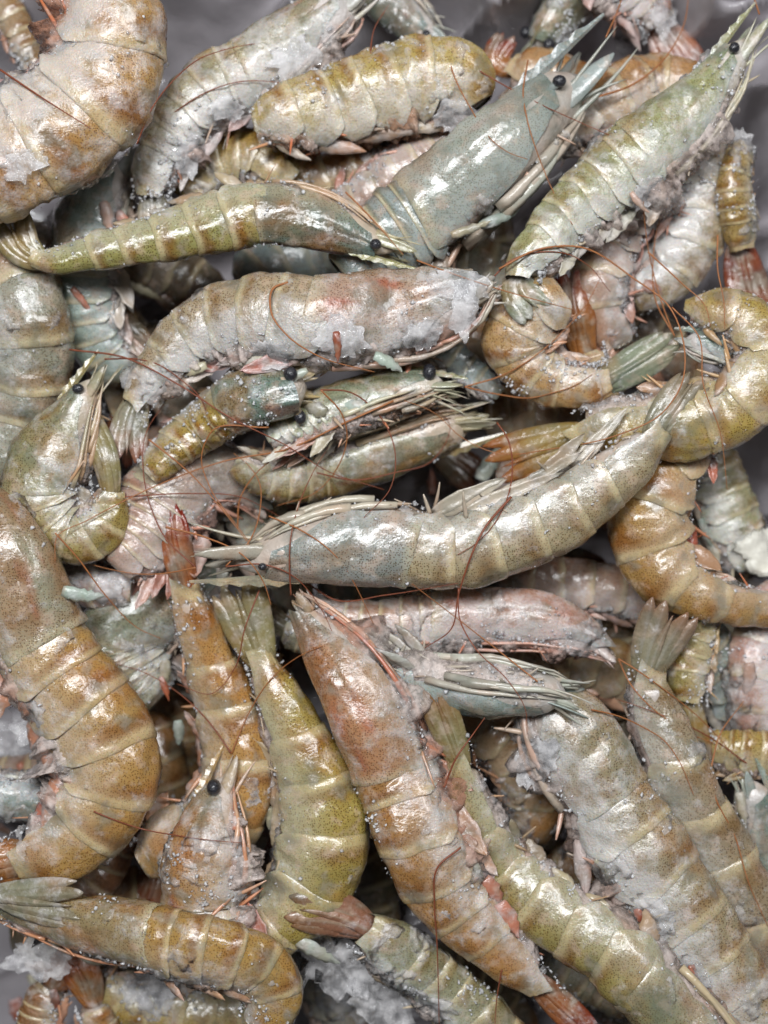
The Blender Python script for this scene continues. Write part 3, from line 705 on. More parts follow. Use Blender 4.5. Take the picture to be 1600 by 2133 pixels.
#@@HEAP
# ------------------------------------------------------------------ the heap, lowest shrimp first
BUR = "shrimp buried deep in the heap"
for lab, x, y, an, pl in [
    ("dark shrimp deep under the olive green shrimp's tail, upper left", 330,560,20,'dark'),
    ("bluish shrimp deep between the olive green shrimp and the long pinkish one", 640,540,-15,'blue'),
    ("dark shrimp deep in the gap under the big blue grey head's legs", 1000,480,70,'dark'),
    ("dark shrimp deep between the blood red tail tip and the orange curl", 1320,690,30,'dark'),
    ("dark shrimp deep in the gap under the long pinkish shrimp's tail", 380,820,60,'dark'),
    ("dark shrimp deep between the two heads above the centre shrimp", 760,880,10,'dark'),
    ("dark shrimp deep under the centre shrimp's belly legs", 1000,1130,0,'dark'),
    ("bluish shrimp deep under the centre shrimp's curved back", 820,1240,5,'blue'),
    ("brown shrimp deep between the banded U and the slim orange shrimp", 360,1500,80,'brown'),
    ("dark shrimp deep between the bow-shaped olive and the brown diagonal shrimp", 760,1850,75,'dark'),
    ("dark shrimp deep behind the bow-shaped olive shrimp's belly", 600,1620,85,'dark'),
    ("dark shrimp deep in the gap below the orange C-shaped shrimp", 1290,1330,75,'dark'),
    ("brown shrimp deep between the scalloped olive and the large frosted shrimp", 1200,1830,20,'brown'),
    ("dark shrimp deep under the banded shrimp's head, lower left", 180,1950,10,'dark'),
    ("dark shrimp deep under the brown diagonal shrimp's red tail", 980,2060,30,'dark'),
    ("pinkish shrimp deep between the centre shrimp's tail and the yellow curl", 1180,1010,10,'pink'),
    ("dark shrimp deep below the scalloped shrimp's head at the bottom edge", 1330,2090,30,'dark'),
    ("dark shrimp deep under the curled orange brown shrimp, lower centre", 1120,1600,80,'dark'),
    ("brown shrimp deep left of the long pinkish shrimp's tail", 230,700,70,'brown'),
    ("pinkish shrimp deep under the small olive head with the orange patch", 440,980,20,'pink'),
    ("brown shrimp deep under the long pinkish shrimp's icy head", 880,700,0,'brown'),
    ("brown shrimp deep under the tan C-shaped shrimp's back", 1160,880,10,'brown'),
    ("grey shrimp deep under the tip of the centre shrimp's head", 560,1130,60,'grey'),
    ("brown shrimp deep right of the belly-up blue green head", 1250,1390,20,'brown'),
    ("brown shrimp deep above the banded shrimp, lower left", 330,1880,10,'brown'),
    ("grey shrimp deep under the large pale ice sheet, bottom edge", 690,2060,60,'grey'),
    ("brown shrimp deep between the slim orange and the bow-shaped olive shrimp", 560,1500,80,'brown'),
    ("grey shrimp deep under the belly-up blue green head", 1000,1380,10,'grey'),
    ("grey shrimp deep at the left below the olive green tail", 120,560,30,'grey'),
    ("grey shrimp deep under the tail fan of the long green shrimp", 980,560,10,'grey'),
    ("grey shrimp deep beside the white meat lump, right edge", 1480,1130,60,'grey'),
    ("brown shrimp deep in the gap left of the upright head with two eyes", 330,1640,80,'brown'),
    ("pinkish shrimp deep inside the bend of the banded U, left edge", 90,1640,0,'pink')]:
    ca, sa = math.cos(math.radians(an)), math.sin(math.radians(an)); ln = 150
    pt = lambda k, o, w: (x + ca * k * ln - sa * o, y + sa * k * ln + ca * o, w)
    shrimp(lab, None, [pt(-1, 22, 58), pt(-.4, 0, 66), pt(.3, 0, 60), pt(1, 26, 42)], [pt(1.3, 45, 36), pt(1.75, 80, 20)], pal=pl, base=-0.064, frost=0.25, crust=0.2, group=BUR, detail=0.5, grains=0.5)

# --- far back row along the liner
shrimp("small brown shrimp in the top left corner, behind the big curled one", None, [(-40,-60,30),(10,10,34),(50,90,34),(80,160,30)], None, pal='brown', base=-0.045, crust=0.3)
shrimp("dark blue green shrimp head under the plastic, behind the arched shrimp", [(930,105,12),(890,70,34),(840,30,46)], [(790,-10,48),(720,-70,48),(640,-130,40)], None, pal='blue', side=1, tint=(60,84,80), base=-0.050, frost=0.6)
shrimp("olive shrimp head with two black eyes at the top edge", [(1100,125,14),(1130,80,36),(1165,30,46)], [(1205,-30,50),(1250,-110,50),(1300,-180,45)], None, pal='green', roll=70, base=-0.050, frost=0.7, eye=1.25, front=0.25)
shrimp("shrimp tail wrapped in lilac ice beside the liner, top right", None, [(1240,-90,60),(1310,-20,58),(1370,50,48)], [(1400,90,46),(1450,160,30)], pal='pink', base=-0.045, frost=0.8, crust=1.0, tipred=1.0, flakes=((1320,70,52,0.8,20),(1385,30,48,.7,70)))
shrimp("orange brown shrimp with a red tail tip, behind the blue grey head", None, [(1290,300,52),(1215,205,55),(1140,155,50),(1070,145,42)], [(1035,120,30),(1062,68,16)], pal='orange', side=-1, base=-0.045, frost=0.35, tipred=1.0)
shrimp("tan frosted shrimp lying between the blue grey head and the long green one", None, [(1130,290,50),(1220,235,62),(1310,195,68),(1400,180,60),(1470,210,50)], None, pal='orange', side=1, base=-0.040, frost=0.6, crust=0.6)
shrimp("rust brown shrimp under the arched shrimp's belly", None, [(560,400,40),(650,375,48),(760,350,52),(860,310,52),(930,280,46)], None, pal='orange', side=1, base=-0.040, frost=0.3, tint=(150,92,52))
shrimp("brown pinkish shrimp right of the arched shrimp's tail, under the blue grey head", None, [(700,440,40),(790,390,50),(880,330,52),(960,270,46)], None, pal='pink', base=-0.045, frost=0.4, tint=(140,104,80))
shrimp("yellowish banded shrimp with a pink tail, above the olive green one", None, [(390,420,52),(450,345,62),(530,330,60),(600,360,44)], [(630,330,30),(640,290,14)], pal='yellow', side=1, base=-0.038, frost=0.4, tipred=1)
shrimp("pale blue green shrimp head with white legs, under the big curled shrimp", [(285,300,14),(245,360,52),(200,440,72)], [(182,540,74),(185,640,70),(215,725,58),(270,780,44)], None, pal='blue', side=-1, roll=10, base=-0.038, frost=0.4, tint=(158,176,158), legs=1.2, eye=0)
shrimp("grey blue speckled shrimp at the left edge, above the U-shaped one", None, [(-90,470,70),(0,540,88),(45,650,98),(50,780,100),(25,900,86),(-40,1000,70)], None, pal='grey', side=1, roll=25, base=-0.030, frost=0.6, tint=(140,144,130), crust=.4)
shrimp("frosted shrimp curving down behind the long green one, near the right edge", None, [(1430,230,52),(1452,320,62),(1450,420,70),(1425,510,70),(1380,580,58),(1310,620,42)], None, pal='grey', side=1, base=-0.036, frost=0.95, crust=0.8, tint=(172,154,122))
shrimp("brownish pink shrimp between the long green one and the frosted curve", None, [(1400,380,50),(1310,450,62),(1260,540,64),(1250,640,58),(1290,720,44)], None, pal='pink', side=-1, base=-0.042, frost=0.6, tint=(164,120,88))
shrimp("headless tail piece with white torn meat and a red fan, right edge", None, [(1545,300,26),(1528,370,36),(1532,440,38),(1542,510,34)], [(1552,560,42),(1580,655,40)], pal='olive', side=-1, roll=50, base=-0.034, frost=0.3, tipred=1.0, tailcol=(124,62,44), fan=6, tint=(176,148,96), flakes=((1545,290,22,1.5,10),))
shrimp("green olive shrimp deep behind the orange C-shaped one, right", None, [(1440,900,50),(1480,980,60),(1520,1080,62),(1560,1180,56)], None, pal='green', base=-0.046, frost=0.7, crust=.6)
shrimp("purplish brown shrimp under the belly of the speckled centre shrimp", None, [(1040,1190,44),(1140,1210,52),(1250,1225,54),(1350,1250,50),(1430,1290,40)], None, pal='pink', side=1, base=-0.040, frost=0.5, tint=(134,108,90))
shrimp("blue grey shrimp in shadow behind the brown tail, right side", None, [(1420,1270,44),(1470,1350,56),(1520,1440,60),(1560,1530,50)], None, pal='blue', base=-0.044, frost=0.4, tint=(120,126,112))
shrimp("pink icy shrimp piece on the right edge below the C-shaped one", None, [(1620,1220,40),(1585,1300,50),(1570,1400,54),(1590,1520,48),(1640,1600,40)], None, pal='pink', base=-0.036, frost=0.9, crust=1.0, tint=(190,140,124), legred=0.9)
shrimp("yellow brown shrimp lying across the right edge below the small olive tail", None, [(1680,1585,44),(1600,1570,46),(1530,1565,44),(1470,1555,36)], None, pal='yellow', side=-1, base=-0.036, frost=0.3)
shrimp("blue green shrimp head with pale legs at the lower right edge", [(1555,1590,14),(1570,1660,40),(1585,1740,50)], [(1600,1820,54),(1630,1900,54),(1670,1980,44)], None, pal='blue', side=1, base=-0.040, frost=0.6, eye=0, tint=(150,168,140))
shrimp("orange brown shrimp curled behind the blue green head, lower centre", None, [(960,1480,46),(1030,1530,60),(1090,1600,66),(1110,1680,62),(1080,1750,48)], None, pal='orange', side=1, base=-0.038, frost=0.3, tint=(156,108,64))
shrimp("grey green shrimp peeking out between two tails, bottom right", None, [(1060,1930,44),(1140,1985,54),(1230,2030,56),(1320,2080,50)], None, pal='grey', base=-0.040, frost=0.5, tint=(134,136,114))
shrimp("dark reddish shrimp in the gap under the big left U-shaped one", None, [(280,1690,40),(235,1760,50),(190,1830,54),(110,1880,50)], None, pal='brown', base=-0.040, frost=0.4, tint=(124,70,56), legred=.8)
shrimp("grey green carapace shrimp lying behind the upright orange tail, left", [(470,1180,20),(410,1225,56),(320,1275,84)], [(250,1335,92),(290,1420,86),(330,1460,60)], None, pal='grey', side=-1, roll=35, base=-0.034, frost=0.6, eye=0, rostrum=0, front=0.1, tint=(160,162,128))
shrimp("pink shrimp piece under purple ice at the left, below the olive U", None, [(0,1130,48),(80,1165,52),(170,1205,52),(280,1225,40)], None, pal='pink', base=-0.034, frost=0.9, crust=1.0, tint=(176,138,136), flakes=((120,1190,60,0.6,-20),(210,1225,50,.7,10)))
shrimp("silvery pink shrimp lying under loose feelers left of centre", [(560,1075,16),(500,1010,50),(420,990,84)], [(350,1045,98),(300,1120,80),(245,1180,58)], None, pal='pink', side=-1, roll=20, base=-0.034, frost=0.45, tint=(168,146,130), rostrum=0, eye=0, front=.1)
shrimp("grey tail fan shrimp hiding under the speckled centre head", None, [(720,1350,30),(660,1335,34),(600,1310,36)], [(560,1290,32),(480,1240,22)], pal='grey', base=-0.030, frost=0.4, tint=(140,136,116), tipred=.2)
shrimp("yellow shrimp at the bottom edge under a lump of white ice", None, [(200,2040,36),(270,2085,46),(380,2105,52),(500,2110,52),(600,2090,50)], None, pal='yellow', base=-0.034, frost=0.5, flakes=((310,2065,62,.8,10),(330,2075,48,.8,60)))
shrimp("brown tail blades standing in the lower left corner", None, [(60,2200,40),(80,2130,44),(105,2060,40)], [(140,2020,36),(200,1990,20)], pal='brown', base=-0.030, frost=0.5, fan=16, tipred=.8, tint=(140,90,66))
shrimp("brown shrimp ending in folded tail blades at the bottom left", None, [(220,2220,38),(215,2160,40),(195,2100,36)], [(180,2060,36),(150,1995,20)], pal='orange', base=-0.030, frost=0.5, fan=10, tint=(160,110,70))

# --- middle layer
shrimp("frosted shrimp reaching from the top edge down to the left, ice on its belly", [(770,-50,16),(715,10,52),(640,70,66),(580,115,72)], [(525,152,74),(450,190,74),(385,255,66),(340,325,54),(318,400,42)], [(318,440,34),(330,500,22)], pal='grey', side=-1, roll=18, base=-0.024, frost=0.95, crust=0.7, belly=1.4, hc=(176,168,140), tint=(186,174,126), legred=.6, flakes=((615,125,52,.8,30),(390,320,40,.8,60),(470,225,36,.8,0)))
shrimp("arched cream shrimp with its back up and a pink belly fringe, top centre", None, [(530,258,44),(600,243,66),(690,228,80),(790,196,88),(880,172,88),(960,180,76),(990,225,54)], None, pal='yellow', side=1, roll=22, base=-0.022, frost=0.7, crust=0.5, belly=1.4, tint=(196,178,124), legred=.7, legs=1.1, flakes=((950,240,40,1.1,70),(780,305,34,1.0,0)))
shrimp("big blue grey shrimp head pointing up right with a bright wet back", [(1262,78,10),(1180,185,58),(1085,275,82),(985,365,94)], [(885,450,96),(800,510,88),(720,580,70)], None, pal='blue', hc=(188,190,180), tint=(170,178,172), side=-1, roll=24, base=-0.020, frost=0.12, crust=0.15, grains=.7, legs=1.9, front=0.36)
shrimp("tan brown tail with a blood red tip standing between two curled shrimp", None, [(1260,840,44),(1240,790,46),(1222,740,44)], [(1208,690,46),(1188,552,22)], pal='orange', base=-0.024, frost=0.25, fan=5, tipred=1.0)
shrimp("pale blue shell edge tucked left of the tan C-shaped shrimp", None, [(850,690,24),(900,715,34),(960,760,34),(1040,825,20)], None, pal='blue', side=1, base=-0.030, frost=0.4, tint=(176,188,190))
shrimp("tan C-shaped shrimp ending in a green tail fan, right of centre", None, [(1170,610,64),(1110,655,74),(1085,715,76),(1115,770,64),(1180,798,52),(1250,797,44)], [(1295,775,44),(1412,706,26)], pal='orange', side=-1, roll=14, base=-0.018, frost=0.6, fan=4, tipred=.1, tailcol=(140,148,122), tint=(196,166,124), crust=.3)
shrimp("long green shrimp with its head in the top right corner", [(1582,30,8),(1535,110,36),(1480,190,56),(1410,262,72)], [(1340,322,82),(1265,385,78),(1190,450,64),(1130,515,54),(1085,570,44)], [(1085,595,44),(1130,650,34)], pal='green', hc=(170,170,126), belly=1.3, side=-1, roll=18, base=-0.014, frost=0.8, crust=0.75, legred=.15, fan=16, tipred=.3, tint=(176,172,124), flakes=((1345,400,38,.7,30),(1250,490,36,.6,70)))
shrimp("blue green shrimp head caught inside the big orange curl, right edge", [(1405,700,12),(1450,715,30),(1500,725,36)], [(1545,748,38),(1590,790,36),(1630,840,34)], None, pal='blue', side=1, base=-0.014, frost=0.8, eye=0, tint=(126,146,124))
shrimp("small olive tail fan pointing down beside the grey brown shrimp", None, [(1480,1220,36),(1450,1310,42),(1436,1390,44),(1434,1450,42)], [(1436,1490,42),(1456,1618,32)], pal='yellow', base=-0.022, frost=0.4, crust=.5, fan=5, tipred=.5, tint=(120,118,84))
shrimp("orange C-shaped shrimp with fine speckles at the right edge", None, [(1470,890,40),(1420,960,56),(1372,1030,80),(1358,1115,90),(1388,1188,76),(1455,1236,54),(1535,1257,44),(1640,1268,40)], None, pal='orange', side=-1, roll=12, base=-0.018, frost=0.25, crust=.25, legred=.8, tint=(176,140,84))
shrimp("large yellow orange shrimp curling round the right edge", None, [(1425,640,22),(1480,648,44),(1545,665,56),(1590,735,64),(1555,825,74),(1465,870,78),(1350,885,72),(1220,905,58)], [(1150,930,44),(1020,985,20)], pal='yellow', side=1, roll=12, base=-0.024, frost=0.4, crust=.35)
shrimp("grey brown shrimp with its tail fan up, running down the right side", None, [(1680,2120,58),(1610,2010,66),(1555,1905,74),(1500,1800,78),(1445,1690,74),(1398,1580,66),(1362,1480,56),(1350,1412,46)], [(1362,1370,46),(1412,1262,46)], pal='grey', side=-1, roll=30, base=-0.026, frost=0.4, fan=10, tint=(158,138,106), tipred=.5)
shrimp("brown olive shrimp head with pale legs, just above the centre shrimp", [(1035,880,12),(960,885,44),(860,920,54),(780,948,58)], [(700,975,58),(620,995,54),(550,990,44),(490,960,32)], None, pal='olive', side=1, roll=-12, base=-0.026, frost=0.5, eye=0, legs=1.3, tint=(130,116,72), legred=.4)
shrimp("green shrimp head with a round black eye on top, centre", [(968,806,8),(910,803,32),(840,815,48),(760,835,56)], [(690,858,56),(620,890,46),(560,920,36)], None, pal='green', side=-1, roll=-20, base=-0.012, frost=0.55, legs=1.3, legred=.6, eye=1.5, front=.28, tint=(138,140,92))
shrimp("small olive shrimp head with an orange patch facing right", [(668,812,26),(640,808,48),(585,815,64),(530,825,64)], [(480,850,58),(430,885,52),(370,930,44),(310,990,34)], None, pal='yellow', side=1, roll=62, base=-0.022, frost=0.6, hc=(120,138,124), front=0.30, eye=1.1, rostrum=0, legs=.9, tint=(140,128,70), legred=.6)
shrimp("long pinkish grey shrimp with an ice coated head, middle of the heap", [(1030,575,22),(960,620,70),(870,650,88),(770,668,94)], [(660,672,92),(570,662,88),(480,672,80),(400,705,66),(335,765,50),(288,830,38)], [(272,870,36),(262,965,26)], pal='grey', side=-1, roll=16, base=-0.010, frost=0.7, crust=0.7, belly=1.4, hc=(196,168,150), legred=.8, tint=(186,160,128), tipred=.9, front=.14, rostrum=.0, eye=0, flakes=((718,705,40,1.2,80),(960,590,34,1.8,80),(880,700,40,.8,10),(560,740,45,.7,0)))
shrimp("olive U-shaped shrimp with its head and tail both pointing up, left edge", [(218,748,9),(190,800,28),(155,868,52),(115,945,80)], [(92,1020,84),(115,1085,74),(165,1118,58),(215,1090,48),(228,1030,40)], [(222,975,36),(168,835,16)], pal='olive', side=-1, roll=12, base=-0.010, frost=0.55, crust=.4, fan=2, tipred=.2, legred=.4, tint=(160,142,84))
shrimp("pink brown shrimp head glazed with ice, below the centre shrimp", [(1288,1372,12),(1215,1325,42),(1120,1292,60),(1020,1288,64)], [(920,1292,60),(830,1300,54),(740,1300,48),(650,1280,36)], None, pal='pink', side=-1, roll=14, base=-0.018, frost=0.95, crust=.9, belly=1.3, hc=(184,146,128), tint=(180,142,116), legred=.6, rostrum=0, eye=0, front=.12)
shrimp("olive green shrimp with its wet back down and head pointing right, upper left", [(868,542,8),(790,512,32),(710,478,54),(630,452,66)], [(548,443,68),(460,460,64),(370,486,56),(280,508,46),(180,528,38),(85,540,28)], [(50,520,30),(10,440,30)], pal='olive', hc=(104,122,112), side=1, roll=24, base=-0.006, frost=0.35, crust=.3, fan=14, tipred=.1, tint=(148,152,100), legs=.8, flakes=((120,450,40,.5,40),))
shrimp("very large curled brown shrimp filling the top left corner", None, [(205,-150,80),(228,-40,100),(232,70,112),(205,180,124),(120,265,130),(10,325,128),(-110,370,120),(-220,390,100)], None, pal='orange', side=1, roll=20, base=0.0, frost=0.9, crust=0.8, belly=1.4, tint=(190,152,106), legred=.8, flakes=((130,75,52,.7,40),(50,340,46,.6,30)))

# --- top layer
shrimp("grey green head piece with a black eye inside the left U-shaped shrimp", [(195,1690,14),(140,1675,36),(70,1662,46)], [(0,1655,48),(-70,1640,46),(-140,1620,40)], None, pal='blue', side=1, base=-0.020, frost=0.9, crust=.9, eye=1.4, flakes=((30,1550,48,1.2,60),(140,1690,40,.5,0)))
shrimp("large orange olive U-shaped shrimp at the left edge, banded back", [(-90,990,40),(-20,1100,84),(35,1210,98)], [(80,1325,102),(135,1425,106),(195,1505,106),(228,1590,104),(205,1680,98),(140,1745,82),(60,1785,66)], [(0,1800,50),(-110,1800,40)], pal='orange', side=1, roll=16, base=-0.006, frost=0.45, crust=.5, belly=1.6, hc=(170,164,140), legred=.9, tint=(186,150,92), front=.1, eye=0, rostrum=0, flakes=((60,1500,60,.8,70),))
shrimp("slim orange shrimp with a dark red tail tip pointing straight up, left of centre", None, [(300,1800,50),(350,1765,70),(420,1745,84),(480,1680,82),(496,1590,74),(478,1490,66),(448,1400,58),(416,1310,48),(390,1235,39)], [(372,1170,38),(350,1042,18)], pal='orange', side=-1, roll=40, base=-0.018, frost=0.45, fan=3, tipred=1.0, tailcol=(168,104,62), crust=.35, tint=(190,150,92))
shrimp("bright olive shrimp bent like a bow with a wet shine, lower centre", None, [(500,2010,46),(570,1930,70),(635,1855,86),(665,1780,93),(670,1700,90),(652,1620,80),(622,1540,67),(582,1458,53),(547,1382,36)], [(530,1340,42),(482,1205,40)], pal='olive', side=-1, roll=26, base=-0.010, frost=0.3, crust=.35, fan=9, tipred=.3, legs=1.1, legred=.2, tint=(178,160,88), flakes=((545,1635,30,.7,0),))
shrimp("shrimp head standing upright with two black eyes and a pink icy side, lower left", [(482,1570,9),(468,1620,26),(448,1690,58),(434,1770,82)], [(430,1870,90),(430,1940,80),(420,2010,60)], None, pal='orange', side=-1, roll=14, base=-0.022, frost=0.75, crust=.8, belly=1.5, hc=(186,152,112), eye=1.5, front=.30, legred=.7, tint=(184,150,94))
shrimp("banded shrimp lying along the bottom left, pale rings on a brown back", [(-20,1890,20),(60,1900,42),(140,1915,56),(230,1932,66)], [(312,1950,70),(400,1970,72),(480,1990,70),(545,2015,66),(575,2070,58),(540,2130,50)], None, pal='orange', side=1, roll=32, base=-0.014, frost=0.5, crust=.5, rostrum=0, eye=0, front=.1, legred=.4, tint=(178,146,88))
shrimp("green tail fan lying on the banded shrimp in the lower left", None, [(-120,1800,50),(-70,1840,46),(-20,1865,40)], [(10,1872,38),(170,1890,34)], pal='green', base=0.0, frost=0.8, tailcol=(140,136,110), fan=9, tipred=.3, legs=0)
shrimp("icy grey green shrimp with a blunt tail blade at the bottom edge, centre", None, [(1080,2200,56),(1000,2120,60),(920,2050,60),(840,1990,58),(770,1940,52)], [(730,1920,50),(595,1890,40)], pal='green', side=-1, roll=25, base=-0.012, frost=0.6, crust=.9, tipred=1.0, fan=7, tailcol=(150,104,80), tint=(150,146,124), flakes=((680,2010,95,.6,-30),(760,2080,80,.7,-50),(880,2090,60,.6,-30)))
shrimp("large frosted shrimp running down to the bottom right corner", [(1120,1420,50),(1160,1490,86),(1205,1570,98)], [(1255,1655,94),(1310,1740,98),(1368,1825,99),(1425,1912,94),(1482,2003,88),(1545,2095,78),(1610,2190,64)], [(1650,2250,50),(1720,2350,30)], pal='grey', side=1, roll=20, base=-0.008, frost=0.75, crust=.6, belly=1.4, hc=(164,152,124), front=.05, eye=0, rostrum=0, tint=(172,152,116), legred=.4, flakes=((1190,1745,40,.7,20),(1370,1905,55,.6,-50),(1120,1590,55,.7,60),(1450,2040,50,.6,-60)))
shrimp("blue green shrimp head lying belly up with white legs, lower centre", [(1232,1478,12),(1150,1448,44),(1060,1440,60),(970,1432,62)], [(880,1415,54),(800,1390,42),(730,1370,32)], None, pal='blue', side=1, roll=-40, base=-0.022, frost=0.45, legs=1.5, tint=(142,160,140), legred=.1, eye=0)
shrimp("olive banded shrimp with a scalloped belly edge, lower right of centre", [(1560,2290,60),(1475,2185,76),(1405,2105,82)], [(1345,2040,82),(1270,1970,80),(1190,1920,80),(1110,1858,74),(1040,1780,63),(988,1685,48),(962,1598,34)], [(945,1550,34),(898,1432,24)], pal='olive', side=1, roll=10, base=-0.014, frost=0.35, crust=.35, fan=5, legs=.7, rostrum=0, eye=0, front=.1, tipred=.6, tint=(156,140,92), legred=.3)
shrimp("brown shrimp with a pink legged head and red tail, long diagonal at lower centre", [(606,1240,16),(655,1300,46),(715,1385,70),(770,1480,84)], [(815,1580,90),(850,1670,90),(885,1760,90),(930,1845,84),(992,1922,70),(1060,1990,54),(1112,2042,42)], [(1145,2075,36),(1240,2165,22)], pal='brown', side=-1, roll=20, base=-0.006, frost=0.6, crust=.5, belly=1.4, hc=(190,146,112), legred=.8, fan=4, tipred=.9, tint=(178,134,80), rostrum=0, eye=0, front=.12, legs=1.1)
shrimp("speckled grey shrimp lying across the centre, head left and tail up right", [(408,1182,7),(500,1172,34),(600,1150,66),(700,1132,86)], [(845,1132,88),(930,1142,82),(1010,1130,82),(1090,1100,82),(1165,1062,80),(1240,1012,70),(1310,960,56),(1362,910,42)], [(1388,872,42),(1455,780,34)], pal='grey', hc=(166,168,162), side=-1, roll=12, base=-0.002, frost=0.35, crust=.2, legs=1.8, legred=.05, fan=6, tipred=.2, tint=(176,158,118), front=.36, eye=.8)

# ------------------------------------------------------------------ loose things on top
def antenna(label, pts, r=0.00042, red=False, up=0.0024):
    c, _ = crm(np.array([(x, y, 0.0) for x, y in pts], float), 70)
    x = (c[:, 0] - 800) * S; y = (1066.5 - c[:, 1]) * S
    z = settle(top_z(x, y) + up, np.hypot(np.diff(x), np.diff(y)).mean(), 0.35)
    P = np.array([px(c[i, 0], c[i, 1], z[i]) for i in range(len(c))])
    V, F = tube(P, 0.66 * r * np.linspace(1.0, 0.35, len(P)), 6)
    o = mesh_obj("antenna", V, F, M_ANTR if red else M_ANT); tag(o, label, "feeler", "long loose feelers strewn over the shrimp"); return o
antenna("brown feeler lying across the very large top left shrimp", [(0,145),(90,205),(190,268)], 0.0006, True)
antenna("tan feeler arching over the liner at the top right", [(1235,205),(1320,175),(1390,115),(1425,50),(1435,-10)], 0.0006)
antenna("thick orange feeler looping down in front of the long pinkish shrimp", [(600,588),(570,600),(565,650),(600,700),(660,740),(780,775)], 0.00058)
antenna("long brown feeler sweeping in a big arc from the right down to the centre", [(1040,560),(1120,520),(1210,515),(1320,580),(1395,640),(1425,720),(1420,800),(1380,860),(1290,905),(1150,935),(1040,945),(960,910),(905,860),(830,830)], 0.00052)
antenna("thin feeler hanging straight at the right below the frosted curve", [(1495,490),(1495,560),(1508,630),(1510,685)], 0.0005)
antenna("thin feeler running from the frosted curve into the orange curl", [(1350,525),(1420,590),(1470,640),(1480,680)], 0.0005)
antenna("fine feeler dropping over the yellow orange curl at the right", [(1400,640),(1455,700),(1465,800),(1500,900),(1515,1020)], 0.0004)
antenna("long straight brown feeler from the left edge to the centre shrimp", [(145,728),(260,745),(370,800),(480,870),(600,930),(680,980),(800,1020)], 0.0005, True)
antenna("orange feeler sweeping from the centre to a hook at the left", [(820,835),(720,880),(600,935),(470,960),(330,1010),(180,1085),(118,1120),(115,1170)], 0.00052)
antenna("orange brown feeler running down from the hook past the upright tail", [(115,1110),(160,1160),(220,1240),(290,1310),(335,1330)], 0.00045)
antenna("brown feeler curling over the silvery pink shrimp", [(560,890),(440,900),(420,950),(440,1020),(490,1090),(520,1130)], 0.00045)
antenna("pale feeler lying straight over the silvery pink shrimp", [(310,915),(400,990),(470,1070),(520,1135)], 0.00045)
antenna("orange feeler rising in an arc left of the centre shrimp's head", [(495,1100),(500,1040),(530,990),(600,935)], 0.00045)
antenna("reddish feeler across the tip of the upright tail", [(260,1035),(400,1028),(500,1035),(590,1080)], 0.0004, True)
antenna("tan feeler from the upright tail tip curving to the brown head", [(345,1098),(430,1120),(510,1160),(550,1215),(565,1260)], 0.00055)
antenna("brown feeler looping over the slim orange shrimp", [(540,1230),(510,1310),(490,1390),(440,1445),(370,1425)], 0.0004, True)
antenna("dark red straight feeler standing over the centre shrimp's belly", [(1065,1035),(1010,1100),(970,1190),(955,1240),(940,1310),(885,1350)], 0.00065, True)
antenna("thin dark feeler hanging below the centre shrimp", [(955,1225),(958,1290),(990,1350),(1060,1420),(1095,1480),(1098,1530)], 0.00042, True)
antenna("brown feeler bundle end lying under the centre shrimp", [(640,1215),(700,1250),(800,1240),(955,1215)], 0.00045, True)
antenna("orange feeler rising from the small olive tail on the right", [(1480,1605),(1500,1530),(1550,1460)], 0.0005)
antenna("orange feeler running down the right side over the grey brown shrimp", [(1478,1600),(1490,1660),(1530,1740),(1560,1840),(1600,1930)], 0.0005)
antenna("red brown feeler upright between the two lower right shrimp", [(925,1640),(950,1580),(985,1530),(1010,1495)], 0.0006, True)
antenna("red feeler down over the brown diagonal shrimp's tail", [(960,1765),(910,1810),(905,1880),(910,1960),(915,2133)], 0.0005, True)
antenna("fine red feeler at the bottom edge, right of centre", [(1045,2020),(1035,2080),(1030,2150)], 0.0004, True)
antenna("brown feeler beside the olive green shrimp's head, upper centre", [(720,400),(760,440),(840,530)], 0.0005)
antenna("dark feeler across the green head with the round eye", [(660,985),(740,1000),(820,985),(900,960),(935,880),(905,850)], 0.00042, True)
antenna("thin brown feeler at the top beside the dark blue green head", [(770,130),(780,60),(810,10)], 0.0004, True)

# hair-thin feelers still attached to their heads
ar = np.random.default_rng(12)
for car, tip, dr, pl in HEADS:
    for k in range(1 + int(ar.random() < 0.35)):
        a0 = math.atan2(dr[1], dr[0]) + (ar.random() - 0.5) * 1.6; cv = (ar.random() - 0.5) * 0.9; p = np.array(tip, float); pts = [tuple(p)]
        for q in range(5):
            a0 += cv * (0.4 + ar.random()); p = p + np.array([math.cos(a0), math.sin(a0)]) * (35 + 60 * ar.random()); pts.append(tuple(p))
        c, _ = crm(np.array([(x, y, 0.0) for x, y in pts]), 50)
        x = (c[:, 0] - 800) * S; y = (1066.5 - c[:, 1]) * S
        z = settle(top_z(x, y) + 0.0006, np.hypot(np.diff(x), np.diff(y)).mean(), 0.5)
        P = np.array([px(c[i, 0], c[i, 1], z[i]) for i in range(len(c))])
        V, F = tube(P, np.linspace(0.00028, 0.00011, len(P)), 5)
        mesh_obj("antenna", V, F, M_ANT if ar.random() < 0.6 else M_ANTR, car)
for lab, (fx, fy, fr, el, an) in {
    "lump of white frozen meat at the right edge beside the orange C-shaped shrimp": (1590,1150,48,1.2,80)}.items():
    o = flake("meat_lump", fx, fy, fr, el, an, None, M_MEAT, 0.004); tag(o, lab, "meat")
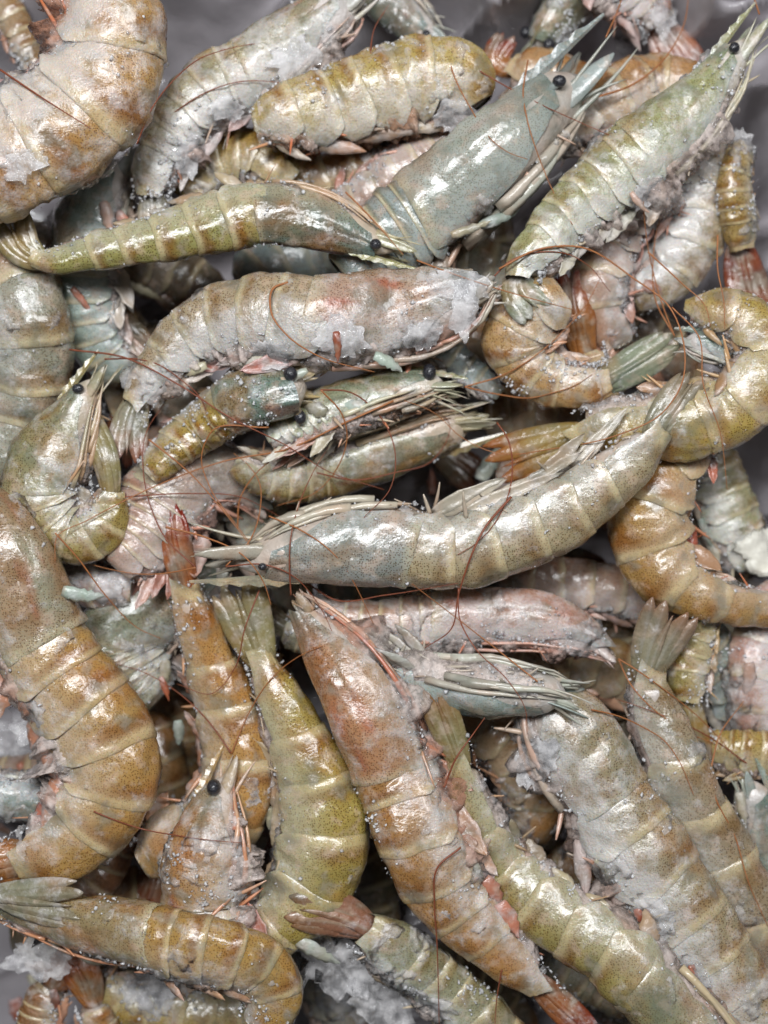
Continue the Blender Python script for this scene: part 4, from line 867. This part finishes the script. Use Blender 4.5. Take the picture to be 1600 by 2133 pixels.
for lab, v in {
    "clear ice splinter lying over the gap beside the bow-shaped olive shrimp": (540,1660,26,.6,40),
    "small clear ice shard on the scalloped olive shrimp, lower right": (1200,1760,30,.7,20),
    "ice shard stuck on the brown diagonal shrimp's back": (925,1905,14,.8,20),
    "clear ice sliver hanging on the pinkish shrimp's head": (968,640,30,2.2,0),
    "white ice flake at the bottom edge below the icy tail": (690,2090,60,.7,20)}.items():
    o = flake("ice_shard", *v); tag(o, lab, "ice")
for lab, v, zz in (("large pale ice sheet under the blunt tail blade at the bottom edge", (700,2030,105,.62,-38), -0.006), ("broad whitish ice plate at the bottom edge, right of the big ice sheet", (800,2100,85,.7,-50), -0.010),
    ("frosty ice mass over torn legs in the lower left corner", (70,2010,80,.6,-12), -0.012), ("lilac ice plate jutting from the frosted head, lower right of centre", (1112,1580,62,.62,62), 0.0)):
    o = flake("ice_sheet", *v, z=zz); tag(o, lab, "ice")
fr = np.random.default_rng(5); USED = set()
PINKS = [srgb(206, 168, 148), srgb(200, 130, 104), srgb(200, 192, 160), srgb(176, 168, 140), srgb(168, 92, 70), srgb(170, 184, 170)]
for k, (x, y, an, ln) in enumerate([(215,420,70,90),(245,440,60,80),(150,600,50,70),(260,590,20,80),(285,650,60,60),(95,470,140,90),(345,1375,95,70),(335,1410,70,60),(1315,400,60,60),(1255,500,80,70),
        (700,690,80,60),(780,740,20,70),(430,760,160,60),(560,745,170,70),(640,770,150,60),(680,860,200,70),(760,850,190,70),(830,880,170,70),(880,560,30,80),(1000,470,-20,90),(940,490,-15,80),(560,1680,80,60),(550,1740,110,70),(520,1800,100,60),
        (370,1500,80,70),(1010,1830,50,80),(1040,1880,60,80),(985,1790,70,60),(1190,1770,20,60),(1240,1790,40,60),(60,2030,60,90),(110,2060,80,80),(30,2080,70,80),(170,1990,30,70),(460,2060,10,80),(620,1960,30,90),(1440,2010,80,70),(1330,1890,60,70),(1540,1650,80,80),(1560,1380,80,80),(1460,1080,70,70),(1490,1190,40,70),(130,1230,20,80),(90,1560,80,70),(40,1590,60,80),(1340,590,20,70),(1130,990,-20,80),(1000,1000,-60,80),(940,1010,-80,70),(900,1030,-90,60)]):
    w = np.array([[(x - 800) * S, (1066.5 - y) * S]]); zt = float(top_z(w[:, 0], w[:, 1])[0]) + 0.0012
    a = math.radians(an); d = np.array([math.cos(a), -math.sin(a), 0.10 * (fr.random() - 0.5)])
    V, F = leaf(px(x, y, zt), d, np.array([0.5 * (fr.random() - 0.5), 0.5 * (fr.random() - 0.5), 1.0]), ln * S, ln * S * (0.13 + 0.16 * fr.random()), fr, np.array([0, 0, -0.25]) + 0.4 * (fr.random(3) - 0.5) * np.array([1, 1, 0]), n=13, rag=0.75)
    near = min(((np.hypot(Q[:, 0] - w[0, 0], Q[:, 1] - w[0, 1]) / Q[:, 3]).min(), i) for i, Q in enumerate(placed) if " deep " not in STATS[i][0])[1]
    side_ = placed[near][np.argmin(np.hypot(placed[near][:, 0] - w[0, 0], placed[near][:, 1] - w[0, 1]))]
    dx_, dy_ = w[0, 0] - side_[0], w[0, 1] - side_[1]
    where = ("right of" if dx_ > 0 else "left of") if abs(dx_) > abs(dy_) else ("above" if dy_ > 0 else "below")
    short = " ".join(STATS[near][0].split(",")[0].split()[:9])
    while short.split()[-1] in ("a", "the", "its", "with", "and", "of", "to", "at", "in", "on", "under", "behind", "round", "fine", "both", "two", "black", "lilac", "wet", "red", "pale", "dark", "from", "into", "an"): short = " ".join(short.split()[:-1])
    ci = int(fr.random() * 6)
    for _ in range(6):
        lab = " ".join(("torn %s shell scrap %s the %s" % (("pale pink", "orange pink", "cream", "beige", "red brown", "pale green")[ci], where, short)).split()[:16])
        while lab.split()[-1] in ("a", "the", "its", "with", "and", "of", "to", "at", "in", "on"): lab = " ".join(lab.split()[:-1])
        if lab not in USED: break
        ci = (ci + 1) % 6
    USED.add(lab)
    o = mesh_obj("shell_scrap", V, F, M_LEAF, None, PINKS[ci] * (0.75 + 0.35 * fr.random()), 0.7, 0)
    tag(o, lab, "shell scrap", "torn shell scraps among the shrimp")
for o in bpy.data.objects:
    if "_o" in o: del o["_o"]
